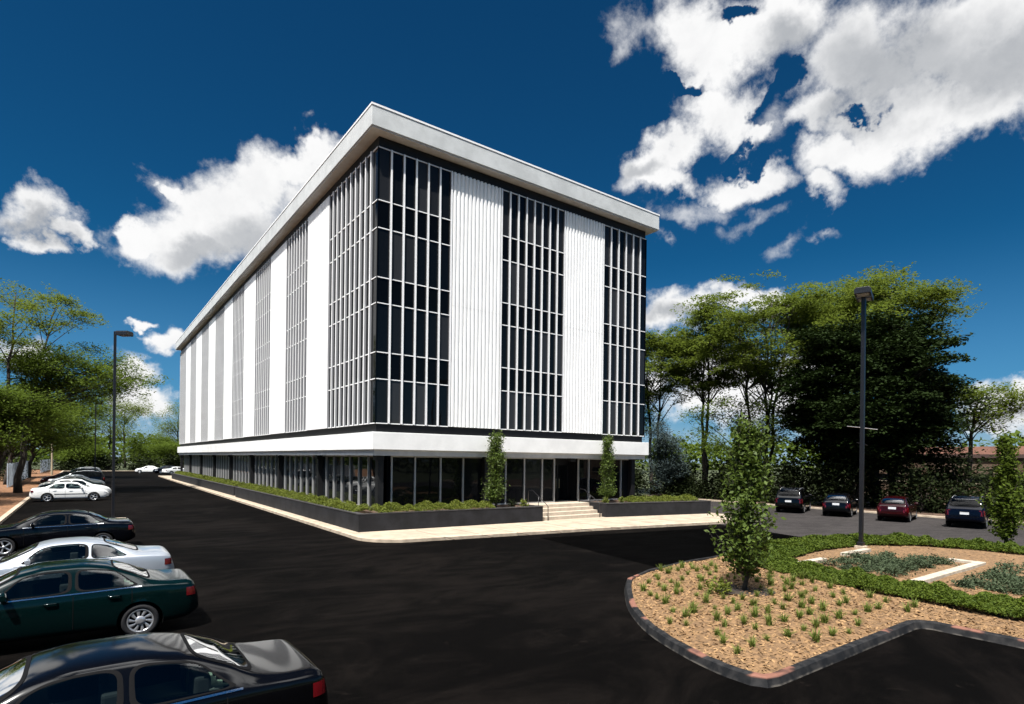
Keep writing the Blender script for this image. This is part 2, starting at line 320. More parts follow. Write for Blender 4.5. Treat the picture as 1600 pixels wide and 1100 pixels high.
# sidewalk round the two fronts, kerb along its outer edge
def arc(cx, cy, r, a0, a1, n): return [(cx+r*math.cos(R(a0+(a1-a0)*i/n)), cy+r*math.sin(R(a0+(a1-a0)*i/n))) for i in range(n+1)]
outer = [(9.85, 112), (9.38, 25.2)]+arc(11.3, 24.0, 1.95, 176, 262, 8)+[(20, 21.0), (31.9, 19.1)]+arc(32.0, 20.6, 1.5, -88, 0, 5)+[(33.7, 26)]
def inset(line, d):
    out = []
    for i, p in enumerate(line):
        a = Vector(line[max(i-1, 0)]); b = Vector(line[min(i+1, len(line)-1)]); t = (b-a).normalized(); nrm = Vector((-t.y, t.x))
        out.append((p[0]+nrm.x*d, p[1]+nrm.y*d))
    return out
inner = inset(outer, .17)
kb = MB()
for i in range(len(outer)-1):
    (a, b), (c, d) = (outer[i], outer[i+1]), (inner[i], inner[i+1])
    kb.add([a+(-.02,), b+(-.02,), b+(.13,), a+(.13,), c+(-.02,), d+(-.02,), d+(.15,), c+(.15,)], [(0, 1, 2, 3), (3, 2, 6, 7), (7, 6, 5, 4)])
struct('sidewalk_kerb', kb, M['kerb'], recalc=True)
sw = MB()
walkpoly = inset(outer, .18)+[(33.5, 30), (12.6, 30), (12.6, 112)]
bm_pts = walkpoly
sw.sheet(bm_pts, .135); so = struct('sidewalk', sw, M['walk'])
jt = MB()                                        # tooled joints across the walk
for y in np.arange(27, 110, 1.8): jt.box(9.6, 10.0, y, y+.02, .12, .139)
for x in np.arange(12.5, 32, 1.8):
    yk = 21.2-(x-10)*.095; jt.box(x, x+.02, yk, yk+3.6, .12, .139)
struct('sidewalk_joint', jt, M['soil'])

# ------------------------------------------------------------------ office building
X0, Y0, X1, Y1 = 11.25, 26.5, 30.5, 98.0
ZB, ZT, ZS, ZR = 5.18, 18.47, 19.02, 20.06
OV = .58
bld = thing('office_building', 'five storey white and black glass office block with ribbed white panels', 'building', (X0, Y0, 0))
# inner core behind everything
c = MB(); c.box(X0+.22, X1-.22, Y0+.22, Y1-.22, 3.7, ZR-.3); obj('core_wall', c, M['frieze'], bld)
c = MB(); c.box(X0-OV, X1+OV, Y0-OV, Y1+OV, ZS+.06, ZR)
rf = obj('roof', c, M['fascia'], bld, bevel=.02)
c = MB(); c.box(X0-OV-.025, X1+OV+.025, Y0-OV-.025, Y1+OV+.025, ZR-.04, ZR+.05); obj('roof_edge', c, M['fin'], rf, loc=ORG[bld.name])
c = MB(); c.box(X0-OV+.06, X1+OV-.06, Y0-OV+.06, Y1+OV-.06, ZS, ZS+.058); obj('soffit', c, M['soffit'], bld)
c = MB(); c.box(X0+.06, X1-.06, Y0+.06, Y1-.06, ZT+.04, ZS-.004); obj('frieze', c, M['frieze'], bld)
c = MB(); c.box(X0+.10, X1-.10, Y0+.10, Y1-.10, 4.76, ZB-.03); obj('recess_band', c, M['frieze'], bld)
c = MB(); c.box(X0-.22, X1+.22, Y0-.22, Y1+.22, 3.90, 4.75); obj('floor_band', c, M['band'], bld, bevel=.02)
c = MB(); c.box(X0-.05, X1+.05, Y0-.05, Y1+.05, 3.62, 3.897); obj('band_soffit', c, M['soffit'], bld)
ROWS = [(ZB, 7.32), (7.32, 8.61), (8.61, 10.98), (10.98, 12.22), (12.22, 14.6), (14.6, 15.93), (15.93, ZT)]
# a face: origin on the face plane, along-axis, outward normal
FACES = dict(front=(Vector((X0, Y0, 0)), Vector((1, 0, 0)), Vector((0, -1, 0))), side=(Vector((X0, Y0, 0)), Vector((0, 1, 0)), Vector((-1, 0, 0))),
             back=(Vector((X0, Y1, 0)), Vector((1, 0, 0)), Vector((0, 1, 0))), far=(Vector((X1, Y0, 0)), Vector((0, 1, 0)), Vector((1, 0, 0))))
def fbox(mb, F, s0, s1, n0, n1, z0, z1):
    o, a, n = F; P = []
    for s in (s0, s1):
        for q in (n0, n1):
            for z in (z0, z1): p = o+a*s+n*q; P.append((p.x, p.y, z))
    mb.add(P, [(0, 1, 3, 2), (4, 6, 7, 5), (0, 4, 5, 1), (2, 3, 7, 6), (0, 2, 6, 4), (1, 5, 7, 3)])
FD = .10
def window_bay(F, s0, s1, n, first=True, last=True):
    gl = MB(); sp = MB(); fr = MB(); web = MB(); w = (s1-s0)/n; o, a, nn = F
    for i in range(n):
        for r, (z0, z1) in enumerate(ROWS):
            mb = sp if r in (1, 3, 5) else gl
            jit = [random.uniform(-.006, .006) for _ in range(4)]
            q = []
            for (s, z), j in zip(((s0+i*w+.02, z0+.02), (s0+(i+1)*w-.02, z0+.02), (s0+(i+1)*w-.02, z1-.02), (s0+i*w+.02, z1-.02)), jit):
                p = o+a*s+nn*(-.02+j); q.append((p.x, p.y, z))
            mb.add(q, [(0, 1, 2, 3)])
    for i in range(0 if first else 1, n+(1 if last else 0)):
        s = s0+i*w
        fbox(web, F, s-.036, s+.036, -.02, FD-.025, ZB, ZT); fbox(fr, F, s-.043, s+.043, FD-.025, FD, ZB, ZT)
    for z in [r[0] for r in ROWS]+[ZT]:
        for i in range(n):
            fbox(fr, F, s0+i*w+.036, s0+(i+1)*w-.036, -.03, .02, z-.023, z+.023)
    wo = obj('window', fr, M['fin'], bld)
    L = ORG[bld.name]
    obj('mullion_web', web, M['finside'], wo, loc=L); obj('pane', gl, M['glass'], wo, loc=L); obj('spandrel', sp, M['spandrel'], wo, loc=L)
def panel(F, s0, s1):
    o, a, n = F; nr = max(3, round((s1-s0)/.245)); p = (s1-s0)/nr; prof = []
    for i in range(nr):
        b = s0+i*p; prof += [(b, 0.0), (b+.26*p, 0.0), (b+.36*p, .10), (b+.82*p, .10), (b+.93*p, 0.0)]
    prof.append((s1, 0.0)); mb = MB()
    for z0, z1 in ((ZB, 11.50), (11.512, ZT)):
        P = []
        for s, d in prof:
            q = o+a*s+n*(d+.005); P.append([(q.x, q.y, z0), (q.x, q.y, z1)])
        mb.grid(P)
    po = obj('ribbed_panel', mb, M['white'], bld, recalc=False)
    bk = MB(); fbox(bk, F, s0, s1, -.1, -.02, ZB, ZT); fbox(bk, F, s0, s1, -.02, .0, 11.497, 11.515); obj('panel_backing', bk, M['white'], po, loc=ORG[bld.name])
f = FACES['front']
window_bay(f, .0, 4.05, 6, first=False); panel(f, 4.10, 7.2); window_bay(f, 7.25, 11.89, 8); panel(f, 11.94, 15.1); window_bay(f, 15.15, 19.25, 6, last=False)
f = FACES['side']
window_bay(f, .0, 6.7, 10, first=False); x = 10.55
panel(f, 6.75, 10.5)
for i in range(6):
    window_bay(f, x, x+4.85, 8); panel(f, x+4.9, x+8.95 if i < 5 else x+8.95); x += 9.0
window_bay(f, x, 71.5, 10, last=False)
for F, ln in ((FACES['back'], X1-X0), (FACES['far'], Y1-Y0)): panel(F, .05, ln-.05)
for (sx, sy) in ((X0, Y0), (X1, Y0), (X0, Y1)):    # glazed corner posts
    c = MB(); dx = .05 if sx == X0 else -.05; dy = .05 if sy == Y0 else -.05
    c.box(sx-.01, sx+dx*1.2, sy-.01 if sy == Y0 else sy+dy*1.2, sy+dy*1.2 if sy == Y0 else sy+.01, ZB, ZT) if sx == X0 else c.box(sx+dx*1.2, sx+.01, sy-.01, sy+dy*1.2, ZB, ZT)
    obj('corner_post', c, M['spandrel'], bld)
# --- ground floor
RX, RY = X0+.6, Y0+.75
ZF = .92
def glazing(axis, start, marks, z0, z1, back):
    gl = MB(); fr = MB()
    for a, b in zip(marks[:-1], marks[1:]):
        j = random.uniform(-.004, .004)
        if axis == 'x': gl.add([(a, start+j, z0), (b, start, z0), (b, start+j, z1), (a, start, z1)], [(0, 1, 2, 3)])
        else: gl.add([(start+j, a, z0), (start, b, z0), (start+j, b, z1), (start, a, z1)], [(0, 1, 2, 3)])
    for a in marks:
        if axis == 'x': fr.box(a-.04, a+.04, start-.10, start-.008, z0, z1)
        else: fr.box(start-.10, start-.008, a-.035, a+.035, z0, z1)
    for z in (z0, z1-.07):
        if axis == 'x': fr.box(marks[0], marks[-1], start-.07, start-.009, z, z+.07)
        else: fr.box(start-.07, start-.009, marks[0], marks[-1], z, z+.07)
    w = obj('storefront_window', fr, M['alu'], bld); obj('pane', gl, M['gglass'], w, loc=ORG[bld.name])
glazing('x', RY, [12.45, 13.75, 15.25, 16.65, 18.1, 19.5, 20.85, 22.2, 23.15], ZF, 3.62, 1)
glazing('x', RY, [25.15, 26.05, 27.5, 29.0, 29.95], ZF, 3.62, 1)
ys = [RY]
while ys[-1] < 96: ys.append(ys[-1]+1.29)
for i in range(0, len(ys)-1, 7): glazing('y', RX, ys[i:i+8], ZF, 3.62, 1)
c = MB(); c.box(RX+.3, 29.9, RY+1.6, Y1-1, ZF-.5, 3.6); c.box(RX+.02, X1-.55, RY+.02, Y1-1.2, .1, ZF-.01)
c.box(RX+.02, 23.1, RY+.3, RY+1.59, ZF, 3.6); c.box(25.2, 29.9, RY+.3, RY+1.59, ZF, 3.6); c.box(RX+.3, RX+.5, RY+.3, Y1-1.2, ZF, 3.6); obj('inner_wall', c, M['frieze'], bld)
for i in range(9):
    y = 26.95+9.0*i; c = MB(); c.box(X0+.30, X0+.59, y-.17, y+.17, .5, 3.40); c.box(X0+.2, X0+.595, y-.24, y+.24, 3.40, 3.615); obj('column', c, M['black'], bld)
for x in (18.05, 24.35, 29.9):
    c = MB(); c.box(x-.2, x+.2, Y0+.3, Y0+.65, 3.40, 3.615) if x == 24.35 else c.box(x-.17, x+.17, Y0+.4, Y0+.73, .5, 3.615); obj('column' if x != 24.35 else 'light_fitting', c, M['black'], bld)
d = MB(); d.box(23.2, 25.1, RY+.85, RY+.9, ZF+2.25, 3.6); d.box(23.2, 23.28, RY+.8, RY+.9, ZF, ZF+2.25); d.box(24.11, 24.19, RY+.8, RY+.9, ZF, ZF+2.25); d.box(25.02, 25.1, RY+.8, RY+.9, ZF, ZF+2.25)
dr = obj('entrance_door', d, M['metalblack'], bld)
d = MB(); d.add([(23.28, RY+.86, ZF), (24.11, RY+.86, ZF), (24.11, RY+.86, ZF+2.25), (23.28, RY+.86, ZF+2.25)], [(0, 1, 2, 3)]); d.add([(24.19, RY+.86, ZF), (25.02, RY+.86, ZF), (25.02, RY+.86, ZF+2.25), (24.19, RY+.86, ZF+2.25)], [(0, 1, 2, 3)])
obj('pane', d, M['gglass'], dr, loc=ORG[bld.name])
for x in (24.02, 24.28):
    d = MB(); d.tube([(x, RY+.78, ZF+.8), (x, RY+.78, ZF+1.4)], .015, 8); obj('handle', d, M['chrome'], dr, loc=ORG[bld.name])
# ------------------------------------------------------------------ planters, steps, handrails
def planter(label, pts_out, pts_in, h=.97, zb=.12):
    loc = (pts_out[0][0], pts_out[0][1], 0)
    t = thing('planter', label, 'planter', loc, group='black raised planters along the building')
    w = MB(); th = .26; line = pts_out
    ins = inset(line, th)
    for i in range(len(line)-1):
        a, b, c2, d2 = line[i], line[i+1], ins[i+1], ins[i]
        w.prism([a, b, c2, d2], zb, h-.05)
    obj('wall', w, M['planter'], t)
    cp = MB(); o2 = inset(line, -.02); i2 = inset(line, th+.02)
    for i in range(len(line)-1): cp.prism([o2[i], o2[i+1], i2[i+1], i2[i]], h-.048, h)
    obj('capping', cp, M['cap'], t)
    s = MB(); s.sheet([p for p in ins]+pts_in, h-.09); obj('soil', s, M['soil'], t, recalc=False)
    return t
planter('long black planter wrapping the near corner of the white building', [(11.6, 52.4), (10.1, 52.4), (10.0, 25.25), (20.3, 24.75), (20.3, 27.2)], [(19.9, RY), (RX, RY), (RX, 52.4)])
planter('black planter to the right of the entrance steps', [(25.05, 27.2), (25.05, 24.6), (33.0, 23.0), (33.2, 27.5)], [(31, 28.5), (25.3, 28.5)])
planter('black planter by the far end of the long side front', [(11.9, 53.9), (10.25, 53.9), (10.25, 97.5)][::-1], [(RX, 54.2), (RX, 97.5)][:2], .93)
c = MB()
st = thing('entrance_steps', 'pale concrete steps rising between the two black planters to the door', 'steps', (22.6, 25.0, 0))
for i in range(4):
    c = MB(); z1 = .135+.785*(i+1)/4; y = 24.95+.36*i
    c.box(20.32, 25.03, y, y+.36 if i < 3 else RY+.9, .05 if i == 0 else .1, z1); obj('step', c, M['step'], st, bevel=.015)
def handrail(label, x):
    t = thing('handrail', label, 'handrail', (x, 25, 0), group='black handrails beside the entrance steps')
    m = MB(); m.tube([(x, 24.85, .12), (x, 24.85, .92), (x, 24.95, 1.0), (x, 26.2, 1.72), (x, 26.6, 1.74), (x, 26.65, 1.65), (x, 26.65, .92)], .022, 8); obj('rail', m, M['metalblack'], t, smooth=True)
    m = MB(); m.tube([(x, 25.7, .5), (x, 25.7, 1.42)], .018, 8); obj('post', m, M['metalblack'], t, smooth=True)
handrail('thin black steel handrail on the left of the entrance steps', 20.75); handrail('thin black steel handrail on the right of the entrance steps', 24.75)
# ------------------------------------------------------------------ cars
def bspline_basis(m, K, deg=3):
    kn = np.concatenate([np.zeros(deg), np.linspace(0, 1, m-deg+1), np.ones(deg)]); t = np.linspace(0, 1-1e-9, K)
    B = [((kn[i] <= t) & (t < kn[i+1])).astype(float) for i in range(len(kn)-1)]
    for d in range(1, deg+1):
        nb = []
        for i in range(len(kn)-d-1):
            a = (t-kn[i])/(kn[i+d]-kn[i]) if kn[i+d] > kn[i] else 0*t
            b = (kn[i+d+1]-t)/(kn[i+d+1]-kn[i+1]) if kn[i+d+1] > kn[i+1] else 0*t
            nb.append(a*B[i]+b*B[i+1])
        B = nb
    return np.array(B[:m]).T
def curve(pts):
    xs = np.array([p[0] for p in pts], float); ys = np.array([p[1] for p in pts], float)
    d = np.diff(ys)/np.diff(xs); mm = np.zeros(len(xs)); mm[0], mm[-1] = d[0], d[-1]
    for i in range(1, len(xs)-1): mm[i] = 0 if d[i-1]*d[i] <= 0 else 2*d[i-1]*d[i]/(d[i-1]+d[i])
    def f(x):
        x = np.clip(np.asarray(x, float), xs[0], xs[-1]); i = np.clip(np.searchsorted(xs, x)-1, 0, len(xs)-2)
        h = xs[i+1]-xs[i]; t = (x-xs[i])/h
        return (2*t**3-3*t**2+1)*ys[i]+(t**3-2*t**2+t)*h*mm[i]+(-2*t**3+3*t**2)*ys[i+1]+(t**3-t**2)*h*mm[i+1]
    return f
# profiles: x runs from the rear bumper (0) to the nose; heights in metres
KINDS = dict(
 sedan=dict(L=4.72, zt=[(0, .62), (.03, .74), (.10, .95), (.22, 1.005), (.55, 1.02), (.80, 1.06), (1.15, 1.23), (1.55, 1.375), (2.0, 1.425), (2.45, 1.42), (2.80, 1.36), (3.2, 1.18), (3.58, .995), (4.0, .93), (4.4, .83), (4.62, .70), (4.72, .56)],
   zbelt=[(0, .58), (.03, .70), (.10, .88), (.3, .93), (.8, .955), (2, .93), (3.5, .90), (4.1, .84), (4.5, .72), (4.72, .52)],
   w=[(0, .66), (.06, .745), (.2, .82), (.6, .87), (1.6, .885), (3.0, .885), (3.9, .865), (4.35, .80), (4.6, .68), (4.72, .50)],
   wr=[(0, .55), (.1, .66), (.5, .70), (.8, .69), (1.5, .565), (2.2, .55), (2.8, .58), (3.55, .70), (4.1, .68), (4.5, .56), (4.72, .40)],
   zb=[(0, .36), (.3, .24), (1, .2), (3.7, .2), (4.5, .22), (4.72, .32)], wheels=(1.02, 3.78), rw=.315,
   dlo=(1.02, 2.02, 2.10, 3.20), ws=(2.86, 3.55), bw=(.84, 1.46)),
 coupe=dict(L=4.6, zt=[(0, .60), (.04, .74), (.12, .93), (.25, .985), (.55, 1.0), (.75, 1.03), (1.15, 1.19), (1.6, 1.33), (2.05, 1.385), (2.45, 1.375), (2.8, 1.31), (3.2, 1.13), (3.55, .965), (4.0, .89), (4.3, .80), (4.5, .68), (4.6, .54)],
   zbelt=[(0, .56), (.04, .68), (.12, .85), (.3, .905), (.8, .93), (2, .90), (3.5, .87), (4.0, .80), (4.4, .69), (4.6, .50)],
   w=[(0, .64), (.07, .74), (.22, .82), (.6, .87), (1.6, .885), (3.0, .88), (3.8, .86), (4.2, .79), (4.48, .66), (4.6, .48)],
   wr=[(0, .52), (.12, .64), (.5, .68), (.8, .66), (1.5, .54), (2.2, .53), (2.8, .57), (3.55, .69), (4.0, .66), (4.4, .55), (4.6, .38)],
   zb=[(0, .36), (.3, .23), (1, .19), (3.6, .19), (4.4, .21), (4.6, .3)], wheels=(.98, 3.68), rw=.315,
   dlo=(1.02, 1.78, 1.86, 3.16), ws=(2.84, 3.52), bw=(.80, 1.52)),
 hatch=dict(L=4.1, zt=[(0, .66), (.04, .92), (.12, 1.06), (.30, 1.25), (.55, 1.42), (1.0, 1.50), (1.7, 1.515), (2.1, 1.46), (2.55, 1.26), (2.95, 1.06), (3.4, .97), (3.8, .85), (4.0, .72), (4.1, .56)],
   zbelt=[(0, .62), (.04, .84), (.12, .94), (.5, .98), (1.5, .95), (2.9, .92), (3.5, .86), (3.9, .74), (4.1, .52)],
   w=[(0, .68), (.06, .76), (.2, .82), (.6, .85), (1.5, .86), (2.8, .86), (3.4, .84), (3.8, .77), (4.0, .66), (4.1, .5)],
   wr=[(0, .60), (.1, .66), (.3, .64), (.6, .58), (1.5, .55), (2.1, .58), (2.9, .68), (3.5, .65), (3.9, .54), (4.1, .4)],
   zb=[(0, .38), (.3, .25), (1, .2), (3.2, .2), (3.9, .23), (4.1, .32)], wheels=(.75, 3.25), rw=.305,
   dlo=(.55, 1.40, 1.48, 2.62), ws=(2.16, 2.92), bw=(.14, .52)),
 suv=dict(L=4.6, zt=[(0, .70), (.04, 1.02), (.10, 1.15), (.22, 1.42), (.42, 1.64), (.8, 1.71), (1.8, 1.735), (2.5, 1.70), (2.85, 1.60), (3.2, 1.38), (3.5, 1.17), (3.9, 1.09), (4.3, .98), (4.5, .84), (4.6, .66)],
   zbelt=[(0, .66), (.04, .95), (.10, 1.05), (.5, 1.10), (2, 1.08), (3.4, 1.05), (4.0, .98), (4.4, .84), (4.6, .60)],
   w=[(0, .74), (.05, .82), (.18, .88), (.5, .91), (1.6, .92), (3.3, .915), (3.9, .89), (4.3, .82), (4.5, .72), (4.6, .56)],
   wr=[(0, .66), (.1, .74), (.3, .72), (.6, .67), (2, .65), (2.7, .67), (3.45, .76), (4.0, .73), (4.4, .62), (4.6, .48)],
   zb=[(0, .42), (.3, .32), (1, .28), (3.7, .28), (4.4, .3), (4.6, .40)], wheels=(.92, 3.62), rw=.35,
   dlo=(.42, 1.62, 1.70, 3.12), ws=(2.86, 3.45), bw=(.115, .40)),
)
CTRL = 13
class Shape:
    def __init__(s, kind, nx, K):
        s.k = k = KINDS[kind]; L = k['L']
        u = np.linspace(0, 1, nx); x = np.concatenate([[0, .012, .03, .05, .075], np.linspace(.1, L-.1, nx), L-np.array([.07, .045, .025, .01, 0])])
        s.x = x; s.K = K; f = {q: curve(k[q]) for q in ('zt', 'zbelt', 'w', 'wr', 'zb')}; s.f = f
        s.B = bspline_basis(CTRL, K); s.P = s.sect(x)
        s.xf = np.linspace(0, L, 400); s.PF = s.sect(s.xf)
        k2 = s.K//2
    def sect(s, x):
        zt, zl, w, wr, zb = (s.f[q](x) for q in ('zt', 'zbelt', 'w', 'wr', 'zb')); wb = w*.962; z0 = 0*x
        d = np.maximum(zt-zl, .02); wr = np.minimum(wr, wb-.02)
        pts = [(z0, zb), (.80*w, zb), (.96*w, zb+.015), (.985*w, zb+.13), (1.005*w, zb+.45*(zl-zb)), (.992*w, zl-.13), (wb+.006, zl-.025), (wb-.012, zl+.015),
               (wb+(wr-wb)*.55, zl+d*.5), (wr+.015, zl+d*.90), (wr-.09, zt-.012*np.minimum(1, d*4)), (wr*.45, zt+.004), (z0, zt+.006)]
        cp = np.stack([np.stack(p, -1) for p in pts], 1)
        return np.einsum('km,nmc->nkc', s.B, cp)
    def at(s, x):
        return s.sect(np.atleast_1d(float(x)))[0]
    def yside(s, x, z):
        p = s.at(x); i0 = int(s.K*.22); q = p[i0:]; zz = np.maximum.accumulate(q[:, 1]); return float(np.interp(z, zz, q[:, 0]))
    def ztop(s, x, y):
        p = s.at(x); i0 = int(s.K*.5); q = p[i0:][::-1]; return float(np.interp(abs(y), q[:, 0], q[:, 1]))
    def xend(s, y, z, rear=True):
        xs = s.xf if rear else s.xf[::-1]; PF = s.PF if rear else s.PF[::-1]
        for x, p in zip(xs[:140], PF[:140]):
            i0 = int(s.K*.22); q = p[i0:]
            if z > p[-1, 1] or z < p[0, 1]: continue
            if abs(y) <= np.interp(z, np.maximum.accumulate(q[:, 1]), q[:, 0]): return float(x)
        return float(xs[139])
def superell(n, m, rim0, rim1, e=5.0):
    """rings of a rounded square: list of (u, v) rows between radii rim0 and rim1"""
    rows = []
    for r in np.linspace(rim0, rim1, m):
        row = []
        for a in np.linspace(0, 2*math.pi, n, endpoint=False):
            c, q = math.cos(a), math.sin(a); row.append((r*math.copysign(abs(c)**(2/e), c), r*math.copysign(abs(q)**(2/e), q)))
        rows.append(row)
    return rows
def make_car(name, label, loc, rz, paint, kind='sedan', group=None, detail=2, rim='slots', cat='car', lights='red', glass='carglass', rearglass='cargreen', strip=False, wheelmat=None, plate=True):
    nx, K = ((150, 46), (96, 34), (60, 24))[2-detail]
    sh = Shape(kind, nx, K); k = sh.k; L = k['L']; t = thing(name, label, cat, loc, rz, group, local=True); cx = L/2
    rw = k['rw']; ra = rw+.065; wx = k['wheels']; track = .735 if kind != 'suv' else .77
    tr = lambda p: (p[0]-cx, p[1], p[2])
    def add(nm, mb, m, par=t, smooth=True, **kw): return obj(nm, mb, m, par, smooth=smooth, loc=(0, 0, 0), **kw)
    # ---- glazing regions: maps from (u, v) in the unit square to (x, y, z)
    zlo = lambda x: float(sh.f['zbelt'](x))+.045
    def zhi(x): return float(sh.f['zbelt'](x))+(float(sh.f['zt'](x))-float(sh.f['zbelt'](x)))*.86-.01
    d0, d1, d2, d3 = k['dlo']
    def side_map(xa, xb, lean_a, lean_b, sg):
        def f(u, v, off):
            s = (v+1)/2; x = (xa+lean_a*s)+((xb-lean_b*s)-(xa+lean_a*s))*(u+1)/2
            a, b = zlo(x), max(zhi(x), zlo(x)+.03); z = a+(b-a)*s
            return (x, sg*(sh.yside(x, z)+off), z)
        return f
    def top_map(xa, xb, edge):
        def f(u, v, off):
            x = xa+(xb-xa)*(v+1)/2; hw = (float(sh.f['wr'](x))+.0)*edge; y = u*hw
            return (x, y, sh.ztop(x, y)+off)
        return f
    lr = (.34 if kind in ('sedan', 'coupe') else .14)
    regs = []
    for sg in (-1, 1):
        regs.append(('window', side_map(d0, d1, lr, .0, sg), glass)); regs.append(('window', side_map(d2, d3, .0, .36 if kind != 'suv' else .25, sg), glass))
    regs.append(('windshield', top_map(k['ws'][0], k['ws'][1], .97), glass)); regs.append(('rear_window', top_map(k['bw'][0], k['bw'][1], .93), rearglass))
    # ---- body shell with window and wheel openings
    P = sh.P; X = sh.x; n = len(X); V = np.zeros((n, 2*K-1, 3))
    for j in range(K):
        V[:, j, 0] = X; V[:, j, 1] = -P[:, j, 0]; V[:, j, 2] = P[:, j, 1]
        V[:, 2*K-2-j, 0] = X; V[:, 2*K-2-j, 1] = P[:, j, 0]; V[:, 2*K-2-j, 2] = P[:, j, 1]
    inside = np.zeros((n, 2*K-1), bool); KB = int(K*.56)
    if detail > 0:
        for (xa, xb, la, lb) in ((d0, d1, lr, 0), (d2, d3, 0, .36 if kind != 'suv' else .25)):
            for i in range(n):
                x = X[i]
                if not xa < x < xb: continue
                a, b = zlo(x), zhi(x)
                for j in range(int(K*.45), int(K*.92)):
                    z = P[i, j, 1]; s = (z-a)/max(b-a, .01)
                    if not .03 < s < .95: continue
                    u0, u1 = xa+la*s, xb-lb*s; u = 2*(x-u0)/(u1-u0)-1; v = 2*s-1
                    if abs(u)**5+abs(v)**5 < .86 and P[i, j, 0] > .8*float(sh.f['wr'](x)): inside[i, j] = inside[i, 2*K-2-j] = True
        for (xa, xb), e in ((k['ws'], .97), (k['bw'], .93)):
            for i in range(n):
                if not xa < X[i] < xb: continue
                v = 2*(X[i]-xa)/(xb-xa)-1; hw = float(sh.f['wr'](X[i]))*e
                for j in range(int(K*.6), K):
                    u = P[i, j, 0]/hw
                    if abs(u)**5+abs(v)**5 < .86: inside[i, j] = inside[i, 2*K-2-j] = True
    arch = np.zeros((n, 2*K-1), bool)
    for w in wx:
        r = np.hypot(V[:, :, 0]-w, V[:, :, 2]-rw); arch |= (r < ra) & (np.abs(V[:, :, 1]) > .55)
    F = []; used = np.zeros((n, 2*K-1), bool)
    for i in range(n-1):
        for j in range(2*K-2):
            q = ((i, j), (i, j+1), (i+1, j+1), (i+1, j))
            if all(inside[a] for a in q) or all(arch[a] for a in q): continue
            F.append(tuple(a*(2*K-1)+b for a, b in q))
            for a in q: used[a] = True
    for i, j in np.argwhere(arch & used):             # pull the torn edge out to a clean wheel arch
        w = min(wx, key=lambda c: abs(c-V[i, j, 0])); dx, dz = V[i, j, 0]-w, V[i, j, 2]-rw; r = math.hypot(dx, dz) or 1e-6
        V[i, j, 0] = w+dx*ra/r; V[i, j, 2] = max(rw+dz*ra/r, .1)
    F.append(tuple(range(2*K-1))); F.append(tuple((n-1)*(2*K-1)+j for j in range(2*K-2, -1, -1)))
    body = MB(); body.v = [tr(p) for p in V.reshape(-1, 3)]; body.f = F
    bo = add('body', body, paint, recalc=True)
    # ---- glass, rubber surrounds
    ns = 40 if detail == 2 else 24
    for nm, f, gm in regs:
        g = MB(); rows = superell(ns, 7, 0.0, 1.0); g.grid([[tr(f(u, v, .004)) for u, v in r]+[tr(f(*r[0], .004))] for r in rows])
        gm_ = M[gm] if detail > 0 else M['blackglass']
        go = add(nm, g, gm_, recalc=False)
        s = MB(); rows = [superell(ns, 2, q, q+1e-6)[0] for q in (.925, 1.0, 1.04)]; offs = (.0055, .0065, .0045)
        if detail > 0:
            def cl(u, v): return (max(-1.06, min(1.06, u)), max(-1.05, min(1.07, v)))
            s.grid([[tr(f(*cl(u, v), o)) for u, v in r]+[tr(f(*cl(*r[0]), o))] for r, o in zip(rows, offs)])
            add('window_seal', s, M['blackplastic'], go, recalc=False)
    # ---- dark underside, interior
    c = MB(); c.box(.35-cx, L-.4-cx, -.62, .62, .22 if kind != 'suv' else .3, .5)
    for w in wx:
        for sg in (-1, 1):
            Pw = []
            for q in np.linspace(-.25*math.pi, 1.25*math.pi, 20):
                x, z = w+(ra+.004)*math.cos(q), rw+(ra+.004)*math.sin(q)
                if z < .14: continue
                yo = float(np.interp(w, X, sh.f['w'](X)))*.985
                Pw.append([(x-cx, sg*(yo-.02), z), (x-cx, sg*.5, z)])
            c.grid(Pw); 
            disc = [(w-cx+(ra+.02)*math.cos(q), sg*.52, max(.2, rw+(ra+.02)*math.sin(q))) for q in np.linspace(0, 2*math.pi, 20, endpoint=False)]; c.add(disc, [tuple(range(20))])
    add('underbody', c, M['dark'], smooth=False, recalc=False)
    if detail > 0:
        zs = 1.0 if kind != 'suv' else 1.22
        c = MB(); c.box(.95-cx if kind in ('sedan', 'coupe') else .3-cx, 3.5/4.7*L-cx, -.70, .70, .5, .55); fx = .475*L; rx = .30*L
        for x in (fx, rx):
            for y in (-.36, .36):
                c.box(x-.02-cx, x+.5-cx, y-.25, y+.25, .55, .72); c.box(x-.14-cx, x+.02-cx, y-.24, y+.24, .6, zs+.10); c.box(x-.13-cx, x-.05-cx, y-.12, y+.12, zs+.12, zs+.24)
        c.box(k['ws'][1]-.45-cx, k['ws'][1]-.02-cx, -.66, .66, .7, .90 if kind != 'suv' else 1.04)
        add('seat', c, M['seat'], smooth=False, bevel=.03)
        if kind in ('sedan', 'coupe'):
            c = MB(); c.box(k['bw'][0]-.04-cx, rx-.12-cx, -.62, .62, .93, .955); add('parcel_shelf', c, M['shelf'], smooth=False)
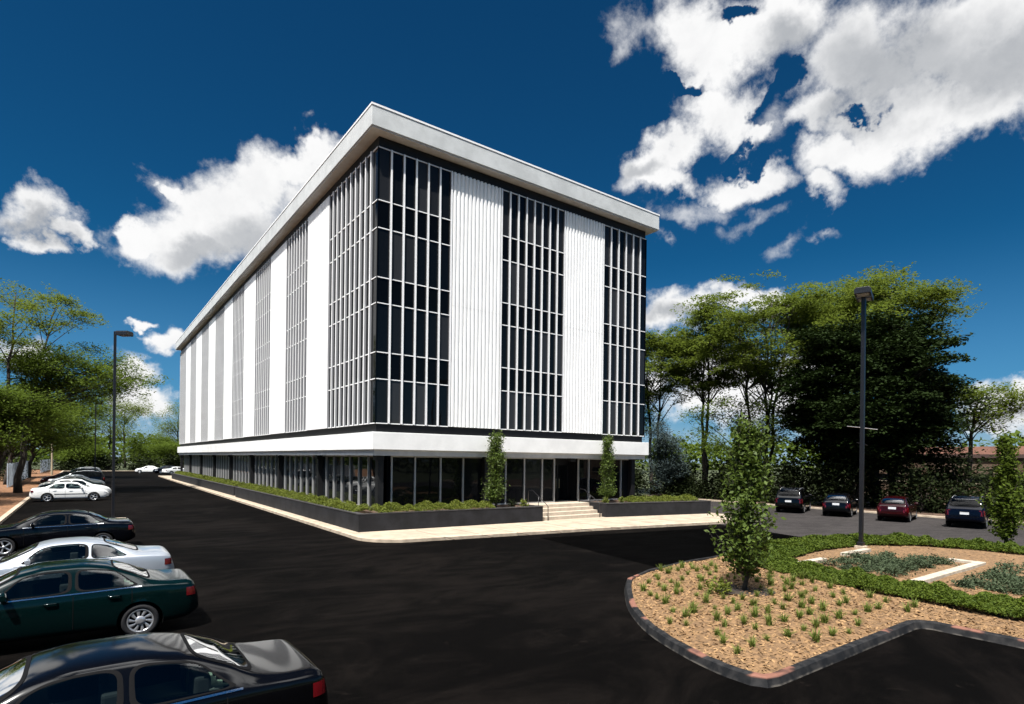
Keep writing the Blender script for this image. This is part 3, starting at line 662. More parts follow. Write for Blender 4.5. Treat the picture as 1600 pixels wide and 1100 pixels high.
    # ---- wheels
    for i, w in enumerate(wx):
        for sg in (-1, 1):
            yo = float(sh.f['w'](w))-.015; y0 = sg*yo
            wo = thing('wheel', None, None, (w-cx, y0, rw), 0, local=True); wo.parent = t
            prof = [(.62, -.20), (.93, -.205), (1.0, -.17), (1.0, -.035), (.95, .0), (.84, .005), (.70, -.01), (.66, -.03)]
            ny = 28 if detail else 16; mb = MB()
            mb.grid([[(rw*r*math.cos(q), sg*o, rw*r*math.sin(q)) for r, o in prof] for q in np.linspace(0, 2*math.pi, ny, endpoint=False)], close_u=True)
            obj('tyre', mb, M['tyre'], wo, smooth=True, loc=(0, 0, 0))
            mb = MB(); nsp = 10 if rim == 'slots' else 5; R0 = rw*.70
            prof = [(R0, -.008), (R0*.93, -.004), (R0*.88, -.02)]
            mb.grid([[(r*math.cos(q), sg*o, r*math.sin(q)) for r, o in prof] for q in np.linspace(0, 2*math.pi, 40, endpoint=False)], close_u=True)
            inn = .40 if rim == 'slots' else .22
            prof = [(R0*inn, -.014), (R0*inn*.8, .0), (R0*.14, .004), (0.001, .004)]
            mb.grid([[(r*math.cos(q), sg*o, r*math.sin(q)) for r, o in prof] for q in np.linspace(0, 2*math.pi, 30, endpoint=False)], close_u=True)
            for s in range(nsp):
                q0 = 2*math.pi*s/nsp; hw0, hw1 = (.17, .17) if rim == 'slots' else (.34, .16); sw = .16 if rim == 'slots' else 0
                rows = []
                for e in (-1, 0, 1):
                    row = []
                    for g in np.linspace(0, 1, 4):
                        r = R0*(inn*.95+(.90-inn*.95)*g); q = q0+sw*g+e*(hw0+(hw1-hw0)*g)*(1 if rim == 'slots' else .8); row.append((r*math.cos(q), sg*(-.016+(.008 if e == 0 else 0)), r*math.sin(q)))
                    rows.append(row)
                mb.grid(rows)
            obj('rim', mb, wheelmat or M['rim'], wo, smooth=True, loc=(0, 0, 0), recalc=False)
            mb = MB(); mb.add([(R0*math.cos(q), sg*-.05, R0*math.sin(q)) for q in np.linspace(0, 2*math.pi, 24, endpoint=False)], [tuple(range(24))]); obj('brake_shadow_plate' if 0 else 'hub', mb, M['dark'], wo, loc=(0, 0, 0))
    # ---- lamps, plate, bumper line, handles, mirrors, seams
    def rear_patch(nm, y0, y1, z0, z1, m, off=.006, rear=True, ny=8, nz=4, lens=True):
        g = MB(); g.grid([[tr(((sh.xend(y, z, rear)+(-off if rear else off)), y, z)) for z in np.linspace(z0, z1, nz)] for y in np.linspace(y0, y1, ny)])
        return add(nm, g, m, recalc=False)
    def side_patch(nm, x0, x1, za, zb_, m, sg, off=.005, par=t, nu=8, nv=4):
        g = MB(); g.grid([[tr((x, sg*(sh.yside(x, z)+off), z)) for z in np.linspace(za(x) if callable(za) else za, zb_(x) if callable(zb_) else zb_, nv)] for x in np.linspace(x0, x1, nu)])
        return add(nm, g, m, par, recalc=False)
    zt_r = float(sh.f['zbelt'](.12)); tall = kind in ('suv', 'hatch')
    z1 = zt_r-.03; z0 = z1-.16 if not tall else z1-.30
    for sg in (-1, 1):
        w1 = float(sh.f['w'](.1))*.93
        lo = rear_patch('taillight', sg*w1, sg*(w1-(.30 if not tall else .16)), z0, z1, M['redlens'])
        side_patch('side_lens', .075, .24 if not tall else .2, z0, z1, M['redlens'], sg, .006, lo)
        zf = float(sh.f['zbelt'](L-.25)); wf = float(sh.f['w'](L-.12))*.93
        lo = rear_patch('headlight', sg*wf, sg*(wf-.30), zf-.15, zf-.02, M['clearlens'], .006, False)
        side_patch('side_lens', L-.30, L-.12, zf-.13, lambda x: float(sh.f['zbelt'](x))-.03, M['clearlens'], sg, .006, lo)
    if plate: rear_patch('license_plate', -.2, .2, .66 if not tall else .78, .79 if not tall else .91, M['plate'], .012)
    rear_patch('rear_bumper_seam', -.62, .62, .60 if not tall else .66, .615 if not tall else .675, M['blackplastic'], .006, nz=2)
    rear_patch('grille', -.32, .32, .52 if not tall else .6, .62 if not tall else .78, M['blackplastic'], .008, False)
    if detail > 0:
        for sg in (-1, 1):
            s = MB()
            for x in (d0+.14 if kind != 'coupe' else None, (d1+d2)/2, d3+.06):
                if x is None: continue
                zz = np.linspace(.32, float(sh.f['zbelt'](x))+.03, 10)
                if x < 1.4: zz = zz[zz > rw+ra*.95] if abs(x-wx[0]) < ra else zz
                s.grid([[tr((x-.006, sg*(sh.yside(x, z)+.003), z)), tr((x+.006, sg*(sh.yside(x, z)+.003), z))] for z in zz])
            add('door_seam', s, M['dark'], recalc=False)
            if strip: side_patch('trim_strip', wx[0]+ra+.02, wx[1]-ra-.02, .54, .585, M['blackplastic'], sg, .010)
            side_patch('belt_trim', d0-.02, d3+.10, lambda x: float(sh.f['zbelt'](x))+.012, lambda x: float(sh.f['zbelt'](x))+.032, M['chrome'] if detail == 2 else M['blackplastic'], sg, .010, nu=24, nv=3)
            for x in ((d0+.42, d2+.28) if kind != 'coupe' else (d2+.25,)):
                z = float(sh.f['zbelt'](x))-.10; y = sh.yside(x, z); s = MB(); s.tube([tr((x-.10, sg*(y+.0), z)), tr((x-.08, sg*(y+.03), z)), tr((x+.08, sg*(y+.03), z)), tr((x+.10, sg*y, z))], .014, 8); add('door_handle', s, paint)
            x = d3-.22; z = zlo(x)+.02; y = sh.yside(x, z); s = MB(); rows = []
            for q in np.linspace(0, 1, 7):
                h = .075*math.sin(math.pi*(.12+.76*q))+.02; rows.append([tr((x+.04+.055*math.cos(a), sg*(y+.02+.20*q), z+.05+h*math.sin(a))) for a in np.linspace(0, 2*math.pi, 10, endpoint=False)])
            rows = [list(r)+[r[0]] for r in rows]; s.grid(rows); s.add([p for p in rows[0][:-1]], [tuple(range(10))]); s.add([p for p in rows[-1][:-1]], [tuple(range(9, -1, -1))])
            add('side_mirror', s, paint)
    else:
        for sg in (-1, 1):
            side_patch('belt_trim', d0-.02, d3+.10, lambda x: float(sh.f['zbelt'](x))+.012, lambda x: float(sh.f['zbelt'](x))+.03, M['blackplastic'], sg, .008, nu=14, nv=2)
            x = d3-.22; z = zlo(x)+.02; y = sh.yside(x, z); s = MB(); s.box(x-cx, x+.1-cx, sg*y, sg*(y+.2), z, z+.13); add('side_mirror', s, paint, bevel=.03)
    if kind == 'suv':
        for sg in (-1, 1):
            s = MB(); s.tube([tr((x, sg*.62, sh.ztop(x, .62)+(.05 if .7 < x < 2.5 else .0))) for x in (.6, .7, 1.2, 1.9, 2.5, 2.6)], .018, 8); add('roof_rail', s, M['rim'])
    return t
M['darkglass'] = glassmat('privacy glass', (.10, .11, .12), 1.3, .8)
M['blackglass'] = mat('black car glass', (.004, .005, .006), .03, spec=.7)
def paintm(name, col, metal=.0, rough=.32, coat=.8, spec=.5): return mat(name, col, rough, metal=metal, spec=spec, coat=coat)
PA = dict(black=paintm('black paint', (.0014, .0014, .0018), 0, .10, 0, .35), green=paintm('dark green paint', (.0008, .0055, .0055), 0, .10, 0, .4), silver=paintm('silver paint', (.33, .36, .40), .35),
          navy=paintm('dark navy paint', (.0016, .0019, .003), 0, .10, 0, .35), white=paintm('white paint', (.72, .72, .71)), silver2=paintm('pale silver paint', (.42, .44, .46), .3),
          red=paintm('dark red paint', (.016, .0012, .002), 0, .12, 0, .3), blue=paintm('dark blue paint', (.0012, .002, .006), 0, .12, 0, .25), cream=paintm('cream paint', (.62, .60, .54)), grey=paintm('grey paint', (.10, .105, .11), .3))
GL = 'cars parked nose to the verge on the left of the lane'; GR = 'cars parked at the edge of the older bay'; GF = 'cars far off at the end of the lane'
HP = math.pi
make_car('parked_car', 'black sedan nearest the camera with sunlit green rear window', (2.42-2.36, 7.66, 0), HP, PA['black'], 'sedan', GL)
make_car('parked_car', 'dark green sedan with silver slotted wheels and chrome window trim', (1.92-2.36, 14.1, 0), HP, PA['green'], 'sedan', GL, rearglass='cargreen')
make_car('parked_car', 'silver coupe just beyond the dark green sedan', (1.95-2.3, 18.35, 0), HP, PA['silver'], 'coupe', GL)
make_car('parked_car', 'dark navy sedan with bright red taillight beyond the silver coupe', (1.6-2.36, 27.0, 0), HP, PA['navy'], 'sedan', GL, rim='spokes')
make_car('parked_car', 'white sedan parked with its nose toward the lane', (1.55-2.36, 55.0, 0), 0, PA['white'], 'sedan', GL, detail=1, rim='spokes', strip=True)
make_car('parked_car', 'white hatchback directly behind the white sedan', (1.85-2.05, 59.0, 0), 0, PA['white'], 'hatch', GL, detail=1, rim='spokes')
make_car('parked_car', 'dark green saloon between the white hatchback and a silver saloon', (-.9, 63.5, 0), HP, PA['green'], 'sedan', GL, detail=1)
make_car('parked_car', 'cream saloon with bright roof in the left row', (-1.0, 69.0, 0), HP, PA['cream'], 'sedan', GL, detail=0)
make_car('parked_car', 'silver saloon between the cream saloon and dark cars', (-.6, 74.5, 0), 0, PA['silver2'], 'sedan', GL, detail=0)
make_car('parked_car', 'red hatchback partly hidden among dark cars in the left row', (-1.9, 84, 0), HP, PA['red'], 'hatch', GL, detail=0)
make_car('parked_car', 'black sport utility car with pale roof rails in the left row', (-.5, 92, 0), HP, PA['black'], 'suv', GL, detail=0)
make_car('parked_car', 'dark grey sport utility car farthest along the left row', (-.2, 101, 0), HP, PA['grey'], 'suv', GL, detail=0)
make_car('parked_car', 'tall black sport utility car just ahead of the red hatchback in the left row', (-.4, 79, 0), HP, PA['navy'], 'suv', GL, detail=0)
make_car('parked_car', 'white saloon at the far corner of the office block', (13.9, 124, 0), R(18), PA['white'], 'sedan', GF, detail=0)
make_car('parked_car', 'white saloon at the end of the lane, left of the other white one', (10.3, 134, 0), R(160), PA['white'], 'sedan', GF, detail=0)
make_car('parked_car', 'blue hatchback between the two distant white saloons', (12.7, 131.5, 0), R(200), PA['blue'], 'hatch', GF, detail=0)
make_car('parked_car', 'black sport utility car under the trees, leftmost of the right row', (41.55, 22.0, 0), R(19), PA['black'], 'suv', GR, rearglass='darkglass', glass='darkglass', detail=1, rim='spokes')
make_car('parked_car', 'black hatchback between the black sport utility car and dark red hatchback', (41.5, 18.75, 0), R(17), PA['navy'], 'hatch', GR, rearglass='darkglass', glass='darkglass', detail=1, rim='spokes')
make_car('parked_car', 'dark red hatchback parked beneath the dark maple', (41.3, 15.2, 0), R(12), PA['red'], 'hatch', GR, rearglass='darkglass', glass='darkglass', detail=1, rim='spokes')
make_car('parked_car', 'dark blue sport utility car at the right end of the row', (41.25, 11.5, 0), R(10), PA['blue'], 'suv', GR, rearglass='darkglass', glass='darkglass', detail=1, rim='spokes')
# ------------------------------------------------------------------ plants
def leaf_arrays(cent, size, up=.35, aspect=.5, rs=rng, jit=.4):
    n = len(cent); d = rs.normal(size=(n, 3)); d[:, 2] = np.abs(d[:, 2])+up*2; d /= np.linalg.norm(d, axis=1)[:, None]
    a = np.cross(d, rs.normal(size=(n, 3))); a /= np.linalg.norm(a, axis=1)[:, None]+1e-9; b = np.cross(d, a)
    s = size*(1+jit*rs.uniform(-1, 1, n))[:, None]
    droop = d*s*.15
    return np.stack([cent-a*s, cent+b*s*aspect-droop*0, cent+a*s-droop, cent-b*s*aspect], 1).reshape(-1, 3)
def leaf_obj(name, verts, m, parent, loc=(0, 0, 0)):
    n = len(verts)//4; me = bpy.data.meshes.new(name)
    me.vertices.add(n*4); me.vertices.foreach_set('co', (verts-np.array(loc)).astype(np.float32).ravel())
    me.loops.add(n*4); me.loops.foreach_set('vertex_index', np.arange(n*4, dtype=np.int32))
    me.polygons.add(n); me.polygons.foreach_set('loop_start', np.arange(0, n*4, 4, dtype=np.int32)); me.polygons.foreach_set('loop_total', np.full(n, 4, dtype=np.int32))
    me.update(); me.validate(); me.materials.append(m)
    o = bpy.data.objects.new(name, me); C.objects.link(o)
    if parent is not None: o.parent = parent
    return o
def bez(a, b, c, n): return [a*(1-t)**2+b*2*t*(1-t)+c*t*t for t in np.linspace(0, 1, n)]
def tree(name, label, x, y, H, crown, limbs, per, size, leaf, bark='bark', trunks=1, r0=.28, flat=.35, spread=.9, sub=3, group=None, fill=.5, aspect=.42, cat='tree', seed=None, fork=.3, up=.35, zb=0, nseg=7, leafup=.75):
    """crown = (dx, dy, zc, rx, ry, rz): centre offset from the foot, and half sizes"""
    rs = np.random.default_rng(seed if seed is not None else int(abs(x*131+y*17))+7)
    t = thing(name, label, cat, (x, y, zb), group=group); dx, dy, zc, rx, ry, rz = crown
    cc = np.array([x+dx, y+dy, zc]); w = MB(); stems = []
    for k in range(trunks):
        q = 2*math.pi*k/trunks+rs.uniform(0, 1); off = np.array([math.cos(q), math.sin(q), 0])*(rx*.38 if trunks > 1 else 0)
        a = np.array([x+(.25*math.cos(q) if trunks > 1 else 0), y+(.25*math.sin(q) if trunks > 1 else 0), zb-.1]); c = cc+off+np.array([0, 0, rz*.55]); b = (a+c)/2+np.array([-(dx)*.35, -(dy)*.35, rz*.1])+rs.normal(size=3)*.35
        P = np.array(bez(a, b, c, 12))+np.concatenate([[np.zeros(3)], rs.normal(size=(11, 3))*.10*H/15]); stems.append(P)
        rr = r0/math.sqrt(trunks)**.7; w.tube(P, [rr*(1.25 if i == 0 else 1)*(1-.86*i/11) for i in range(12)], 8)
    L = []
    for k in range(limbs):
        d = rs.normal(size=3); d /= np.linalg.norm(d); d[2] = d[2]*.9+.1; rad = rs.uniform(fill, 1)**.7
        tg = cc+d*np.array([rx, ry, rz])*rad*rs.uniform(.85, 1.0)
        P = stems[rs.integers(len(stems))]; hd = math.hypot(tg[0]-cc[0], tg[1]-cc[1]); zt = max(zb+H*fork*.8, tg[2]-hd*rs.uniform(.55, 1.0)-.4)
        i = int(np.argmin(np.abs(P[:, 2]-zt))); s = P[i]; frac = 1-.86*i/11
        mid = (s+tg)/2+np.array([0, 0, .10*np.linalg.norm(tg-s)])+rs.normal(size=3)*.25
        Q = bez(s, mid, tg, nseg); rl = max(.02, min(r0*.36*frac, .018*np.linalg.norm(tg-s)+.015)); w.tube(Q, [rl*(1-.85*j/(nseg-1))+.006 for j in range(nseg)], 5, False)
        ends = [tg]
        for j in range(sub):
            e = tg+np.clip(rs.normal(size=3), -1.4, 1.4)*np.array([rx, ry, rz*.7])*.17; st = Q[rs.integers(nseg//2, nseg)]; ends.append(e)
            w.tube(bez(st, (st+e)/2+np.array([0, 0, .15]), e, 4), [rl*.4, rl*.3, rl*.2, .006], 4, False)
        for e in ends:
            n = int(per*rs.uniform(.5, 1.4)); g = rs.normal(size=(n, 3)); g *= (rs.uniform(.05, 1, n)**.55/np.linalg.norm(g, axis=1))[:, None]*1.75; g *= np.array([spread, spread, spread*flat])*rs.uniform(.7, 1.2)
            tilt = rs.normal(size=2)*.25; g[:, 2] += g[:, 0]*tilt[0]+g[:, 1]*tilt[1]-.05*(g[:, 0]**2+g[:, 1]**2)/spread
            L.append(leaf_arrays(e+g, size*rs.uniform(.85, 1.15), leafup, aspect, rs))
    obj('trunk', w, M[bark], t, smooth=True, recalc=False); leaf_obj('crown', np.concatenate(L), leaf if not isinstance(leaf, str) else LEAF[leaf], t, (x, y, zb)); return t
def young_tree(label, x, y, z0, H, prof, n, size, leaf='young', seed=1, name='young_tree', group=None):
    """narrow tree with rising branches; prof(h 0..1) is the crown's half width"""
    rs = np.random.default_rng(seed); t = thing(name, label, 'tree', (x, y, z0), group=group); w = MB(); L = []
    P = [np.array([x+.05*math.sin(k*1.3), y+.05*math.cos(k*1.9), z0-.05+H*.97*k/9]) for k in range(10)]; w.tube(P, [.055*(1-.85*k/9)+.006 for k in range(10)], 8)
    for k in range(n):
        h = rs.uniform(.14, 1.0)**.9; q = rs.uniform(0, 2*math.pi); R_ = prof(h)*rs.uniform(.3, 1.22)*(1+.18*math.sin(3*q+5*h))
        e = np.array([x+R_*math.cos(q), y+R_*math.sin(q), z0+H*h+.05]); hs = max(.08, h-.10-R_*.16/H*4); s = np.array([x, y, z0+H*hs])
        Q = bez(s, (s+e)/2+np.array([.12*math.cos(q), .12*math.sin(q), -.05]), e, 6); w.tube(Q, [.014, .012, .009, .007, .005, .003], 5, False)
        m = rs.integers(26, 50); tt = rs.uniform(.35, 1.08, m); idx = np.array([Q[min(5, int(v*5))] for v in tt]); L.append(leaf_arrays(idx+rs.normal(size=(m, 3))*.085, size, .2, .55, rs))
    obj('trunk', w, M['bark2'], t, smooth=True, recalc=False); leaf_obj('crown', np.concatenate(L), LEAF[leaf], t, (x, y, z0)); return t
def bush(name, label, x, y, rx, ry, rz, n, size, leaf, z0=0, group=None, cat='shrub', seed=0, kind=None, stems=True):
    rs = np.random.default_rng(seed+int(abs(x)*37+abs(y)*11)); t = thing(name, label, cat, (x, y, z0), group=group)
    nb = 14; cl = []
    for k in range(nb):
        d = rs.normal(size=3); d[2] = abs(d[2]); d /= np.linalg.norm(d); cl.append(d*np.array([rx, ry, rz])*rs.uniform(.45, .85)+np.array([0, 0, rz*.12]))
    cl = np.array(cl)[rs.integers(nb, size=n)]; g = rs.normal(size=(n, 3))*np.array([rx, ry, rz])*.2; p = cl+g; p[:, 2] = np.abs(p[:, 2])
    w = MB()
    for k in range(7):
        d = rs.normal(size=3); d[2] = abs(d[2])+.5; d /= np.linalg.norm(d); e = np.array([x, y, z0])+d*np.array([rx, ry, rz])*.8; s = np.array([x, y, z0-.03]); w.tube(bez(s, (s+e)/2+np.array([0, 0, .1*rz]), e, 4), [.03*rz, .02*rz, .012*rz, .004], 5, False)
    obj('stem', w, M['bark'], t, recalc=False); leaf_obj('foliage', leaf_arrays(p+np.array([x, y, z0]), size, .3, .5, rs), LEAF[leaf], t, (x, y, z0)); return t
def hedge(name, label, line, width, z0, h, dens, size, leaf, cat='hedge', kind=None, group=None):
    """leaves packed through a low lumpy ribbon along a line"""
    V = []
    for (a, b) in zip(line[:-1], line[1:]):
        a = np.array(a); b = np.array(b); ln = np.linalg.norm(b-a); n = int(dens*ln); s = rng.uniform(0, 1, n); tv = (b-a)/ln; nv = np.array([-tv[1], tv[0]])
        c = rng.uniform(-1, 1, n); ph = s*ln+a[0]*3+a[1]
        lump = .72+.2*np.sin(ph*3.1+c*2)+.16*np.sin(ph*7.3+1.7)+.12*np.sin(ph*15.1+c*3)
        z = z0+h*lump*np.sqrt(np.maximum(0, 1-(c*.92)**2))*rng.uniform(.1, 1, n)**.45
        p = a+(b-a)*s[:, None]+nv*(c*width/2*(.9+.2*lump))[:, None]; V.append(leaf_arrays(np.concatenate([p, z[:, None]], 1), size, .15, .45))
    o = leaf_obj(name, np.concatenate(V), LEAF[leaf], None); return tag(o, label, cat, group, kind)

# right hand trees behind the car row
TG = 'tall airy trees behind the right car row'
tree('locust_tree', 'airy light green tree close to the right end of the office block', 49.5, 41.5, 18.3, (0, 0, 13.4, 5.0, 5.0, 4.6), 50, 150, .135, 'locust', trunks=2, spread=.85, flat=.22, group=TG)
tree('locust_tree', 'airy tree with dark forked trunk between the office and the tallest trees', 50.6, 36.2, 19.0, (0, 0, 14.2, 4.8, 4.8, 4.8), 50, 150, .135, 'locust', trunks=2, spread=.85, flat=.22, group=TG)
tree('locust_tree', 'broad pale topped tree left of the lamp post, over several bare trunks', 51.0, 29.8, 20.4, (0, 0, 14.8, 6.6, 6.6, 5.6), 80, 150, .135, 'locust', trunks=4, spread=.9, flat=.22, group=TG, r0=.3)
tree('locust_tree', 'feathery tree rising behind the dark maple, left part', 58.5, 27.0, 21.3, (0, 0, 16.5, 5.6, 5.6, 5.0), 52, 150, .14, 'locust', trunks=2, spread=.9, flat=.22, group=TG)
tree('locust_tree', 'tallest feathery tree rising above the dark maple', 57.5, 21.5, 20.8, (-.6, .6, 16.2, 5.2, 5.4, 4.6), 54, 150, .14, 'locust', trunks=2, spread=.9, flat=.22, group=TG)
tree('locust_tree', 'thin yellowish tree reaching out past the right side of the dark maple', 60.0, 17.2, 11.4, (1.2, -.8, 8.2, 3.4, 3.4, 2.8), 20, 110, .13, 'locust', spread=1.0, flat=.28, group=TG)
tree('locust_tree', 'olive tree with hanging sprays low behind the office end', 47.0, 44.0, 12.5, (0, 0, 8.2, 4.0, 4.0, 4.2), 24, 130, .13, 'locust2', spread=1.1, flat=.35, group=TG)
tree('locust_tree', 'olive understorey tree beside bare trunks behind the parked black cars', 49.0, 31.0, 10.5, (0, 0, 7.0, 4.2, 4.2, 3.4), 20, 120, .13, 'locust2', spread=1.1, flat=.35, group=TG)
tree('maple_tree', 'huge dense dark maple with layered foliage behind the lamp post', 51.5, 20.4, 16.2, (-.4, .3, 8.2, 6.1, 6.1, 7.2), 180, 230, .14, 'maple', r0=.45, spread=.95, flat=.2, sub=3, fill=.45, aspect=.6)
tree('spruce_tree', 'blue grey spruce beside the far right corner of the office', 45.0, 36.3, 8.4, (0, 0, 4.2, 1.9, 1.9, 3.9), 60, 110, .075, 'spruce', r0=.15, spread=.5, flat=.4, fill=.3, fork=.1)
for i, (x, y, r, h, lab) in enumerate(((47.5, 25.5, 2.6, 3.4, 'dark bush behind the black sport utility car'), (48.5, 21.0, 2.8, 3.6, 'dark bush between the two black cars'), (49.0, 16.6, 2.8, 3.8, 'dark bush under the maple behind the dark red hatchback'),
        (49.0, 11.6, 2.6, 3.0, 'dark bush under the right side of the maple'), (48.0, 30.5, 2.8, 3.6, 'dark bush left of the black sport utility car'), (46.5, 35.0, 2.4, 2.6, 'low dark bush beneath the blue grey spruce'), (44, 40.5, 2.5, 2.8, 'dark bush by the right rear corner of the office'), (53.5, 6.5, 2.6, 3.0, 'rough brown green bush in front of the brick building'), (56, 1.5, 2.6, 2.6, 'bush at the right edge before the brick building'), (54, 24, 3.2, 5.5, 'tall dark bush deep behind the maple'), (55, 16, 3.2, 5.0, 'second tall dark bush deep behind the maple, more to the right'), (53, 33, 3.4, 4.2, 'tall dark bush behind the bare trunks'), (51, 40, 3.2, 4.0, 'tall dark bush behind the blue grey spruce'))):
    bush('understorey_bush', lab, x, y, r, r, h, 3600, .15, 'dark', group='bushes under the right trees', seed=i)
# left hand trees over the verge
LG = 'trees along the left verge'
tree('locust_tree', 'airy tree with dark bent trunk at the left edge', -6.0, 62.0, 18.8, (.3, 1, 15.0, 4.0, 4.4, 3.9), 14, 130, .115, 'locust', trunks=2, spread=.95, flat=.28, group=LG)
tree('locust_tree', 'thin tree with bare upper branches and tufted green tips', -4.6, 66.0, 18.2, (2.4, 4, 16.6, 3.9, 3.9, 1.8), 11, 150, .115, 'locust', spread=.8, flat=.25, group=LG, sub=2)
tree('locust_tree', 'wide green tree leaning out over the white parked cars', -6.3, 65.0, 14.6, (5.6, 3.0, 10.9, 5.6, 6.0, 3.4), 60, 150, .12, 'locust2', r0=.3, spread=1.1, flat=.3, group=LG, fill=.3)
tree('locust_tree', 'low shady tree hanging over the verge and fence', -7.5, 58.5, 10.5, (1.0, 2, 6.2, 4.2, 4.6, 3.6), 46, 150, .12, 'locust2', spread=1.0, flat=.35, group=LG, fill=.3)
tree('locust_tree', 'shady tree behind the pale fence, second along the verge', -6.8, 84.0, 12.0, (2, 2, 7.4, 5.5, 5.5, 4.4), 44, 140, .15, 'locust2', spread=1.2, flat=.35, group=LG, fill=.3)
tree('locust_tree', 'shady tree farther along the verge by the dark parked cars', -6.5, 108.0, 14.0, (3, 0, 8.2, 6.5, 6.5, 5.2), 44, 140, .18, 'locust2', spread=1.4, flat=.35, group=LG, fill=.3)
tree('locust_tree', 'bushy tree at the very left edge over the brown verge', -9.5, 52.0, 9.5, (0, 0, 5.4, 3.8, 4.4, 3.6), 40, 140, .11, 'locust2', spread=1.0, flat=.4, group=LG, fill=.3)
for i, (x, y, r, h, lab) in enumerate(((-8.5, 61, 2.2, 2.6, 'dark bush at the foot of the left edge tree'), (-8.8, 70, 2.4, 3.0, 'dark bush before the pale fence'), (-9, 95, 3.0, 3.5, 'dark bush behind the pale fence'), (-8, 128, 4.0, 4.5, 'bush past the end of the near pale fence'), (-11, 54, 2.2, 2.4, 'bush at the left picture edge'))):
    bush('understorey_bush', lab, x, y, r, r, h, 3200, .10, 'dark', z0=.1, group='bushes under the left trees', seed=40+i)
for i, x in enumerate((-2, 4, 10.5, 17, 23.5, 30)):
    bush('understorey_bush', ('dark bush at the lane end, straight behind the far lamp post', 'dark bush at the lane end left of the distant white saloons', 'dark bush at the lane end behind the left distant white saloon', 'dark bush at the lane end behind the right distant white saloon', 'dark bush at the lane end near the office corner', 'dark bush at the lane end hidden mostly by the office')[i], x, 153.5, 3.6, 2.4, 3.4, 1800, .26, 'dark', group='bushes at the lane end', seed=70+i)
# tree line past the end of the lane, and far trees right
FG = 'distant trees past the end of the lane'; kinds = ['round green', 'pale thin', 'broad olive', 'dark full', 'narrow tall', 'low spreading']
spots = [(-14, 168, 15, 7), (-2, 163, 12, 6.5), (5, 172, 19, 7), (13, 166, 10, 6), (20, 178, 18, 7), (27, 170, 11, 6.5), (35, 176, 14, 7), (-26, 172, 17, 8), (45, 182, 13, 7), (9, 190, 22, 8), (0, 156, 7, 5), (17, 158, 7.5, 5.5), (24, 160, 7, 5)]
labs = ['rounded olive tree far off left of the lane end', 'low olive tree at the left end of the lane', 'thin tall pale tree with sky showing through far down the lane', 'small olive tree straight past the lane end', 'tall thin tree next to the far end of the office', 'low tree just left of the far office corner', 'tree hidden mostly by the far end of the office', 'large tree far left behind the verge trees', 'tree behind the office far end', 'tallest pale tree at the back of the lane end', 'bushy small tree in front at the lane end', 'bushy small tree behind the two white saloons', 'bushy small tree near the far office corner']
for (x, y, h, r), lb in zip(spots, labs):
    tall = h > 15
    tree('distant_tree', lb, x, y, h, (0, 0, h*(.62 if tall else .52), r*.85, r*.85, h*(.36 if tall else .46)), 26 if tall else 34, 90 if tall else 170, .19, 'locust2' if not tall else 'locust', spread=1.4, flat=.5, group=FG, sub=2, fill=.3, nseg=5)
def wood(label, pts, h, n, leaf):
    P = np.array(pts, float); seg = rng.integers(len(P)-1, size=n); s = rng.uniform(0, 1, n)[:, None]; p = P[seg]*(1-s)+P[seg+1]*s+rng.normal(size=(n, 2))*5
    top = h*(.7+.18*np.sin(p[:, 0]*.13)+.14*np.sin(p[:, 1]*.21+1)+.1*np.sin((p[:, 0]+p[:, 1])*.5)); z = top*rng.uniform(0, 1, n)**.6
    return tag(leaf_obj('distant_wood', leaf_arrays(np.concatenate([p, z[:, None]], 1), .75, .3, .6), LEAF[leaf], None), label, 'wood', None, 'stuff')
wood('far wood closing the horizon all round the car park', [(-60, 20), (-70, 120), (-40, 230), (60, 240), (140, 160), (170, 60), (150, -40), (60, -90), (-20, -80), (-60, -20), (-60, 20)], 11, 60000, 'locust2')
# planter hedges and small trees
PG = 'low green hedges in the black planters'
hedge('low_hedge', 'low green hedge in the front left planter, ending at the small tree', [(10.9, 25.75), (17.4, 25.45)], .95, .90, .50, 2600, .036, 'hedge', group=PG)
hedge('low_hedge', 'long low green hedge in the near planter along the side front', [(10.75, 51.9), (10.6, 26.2)], .95, .90, .45, 1700, .040, 'hedge', group=PG)
hedge('low_hedge', 'low green hedge in the far planter along the side front', [(11.0, 97), (10.9, 54.6)], .9, .86, .45, 900, .055, 'hedge', group=PG)
hedge('low_hedge', 'low green hedge in the planter right of the steps', [(27.2, 25.2), (32.6, 24.2)], 1.3, .90, .42, 2400, .038, 'hedge', group=PG)
young_tree('slim young leafy tree in the planter left of the entrance steps', 17.75, 25.62, .88, 4.05, lambda h: .74*(1-.6*h)*min(1, h*5+.3), 190, .052, seed=3, group='slim young trees by the entrance')
young_tree('slim young leafy tree in the planter right of the entrance steps', 26.25, 25.75, .88, 4.15, lambda h: .58*(1-.6*h)*min(1, h*5+.3), 150, .052, seed=8, group='slim young trees by the entrance')
for i, (x, y, r, lab) in enumerate(((18.7, 25.5, .35, 'small dark shrub at the foot of the slim tree left of the steps'), (19.6, 25.5, .28, 'small yellow green shrub at the end of the planter by the steps'), (25.7, 25.4, .3, 'small shrub at the planter end right of the steps'), (26.8, 25.1, .25, 'small yellow tinted shrub between slim tree and right hedge'))):
    bush('small_shrub', lab, x, y, r, r, r*1.3, 260, .05, 'dark' if i == 0 else 'hedge', z0=.88, group='small shrubs in the planters', seed=i)
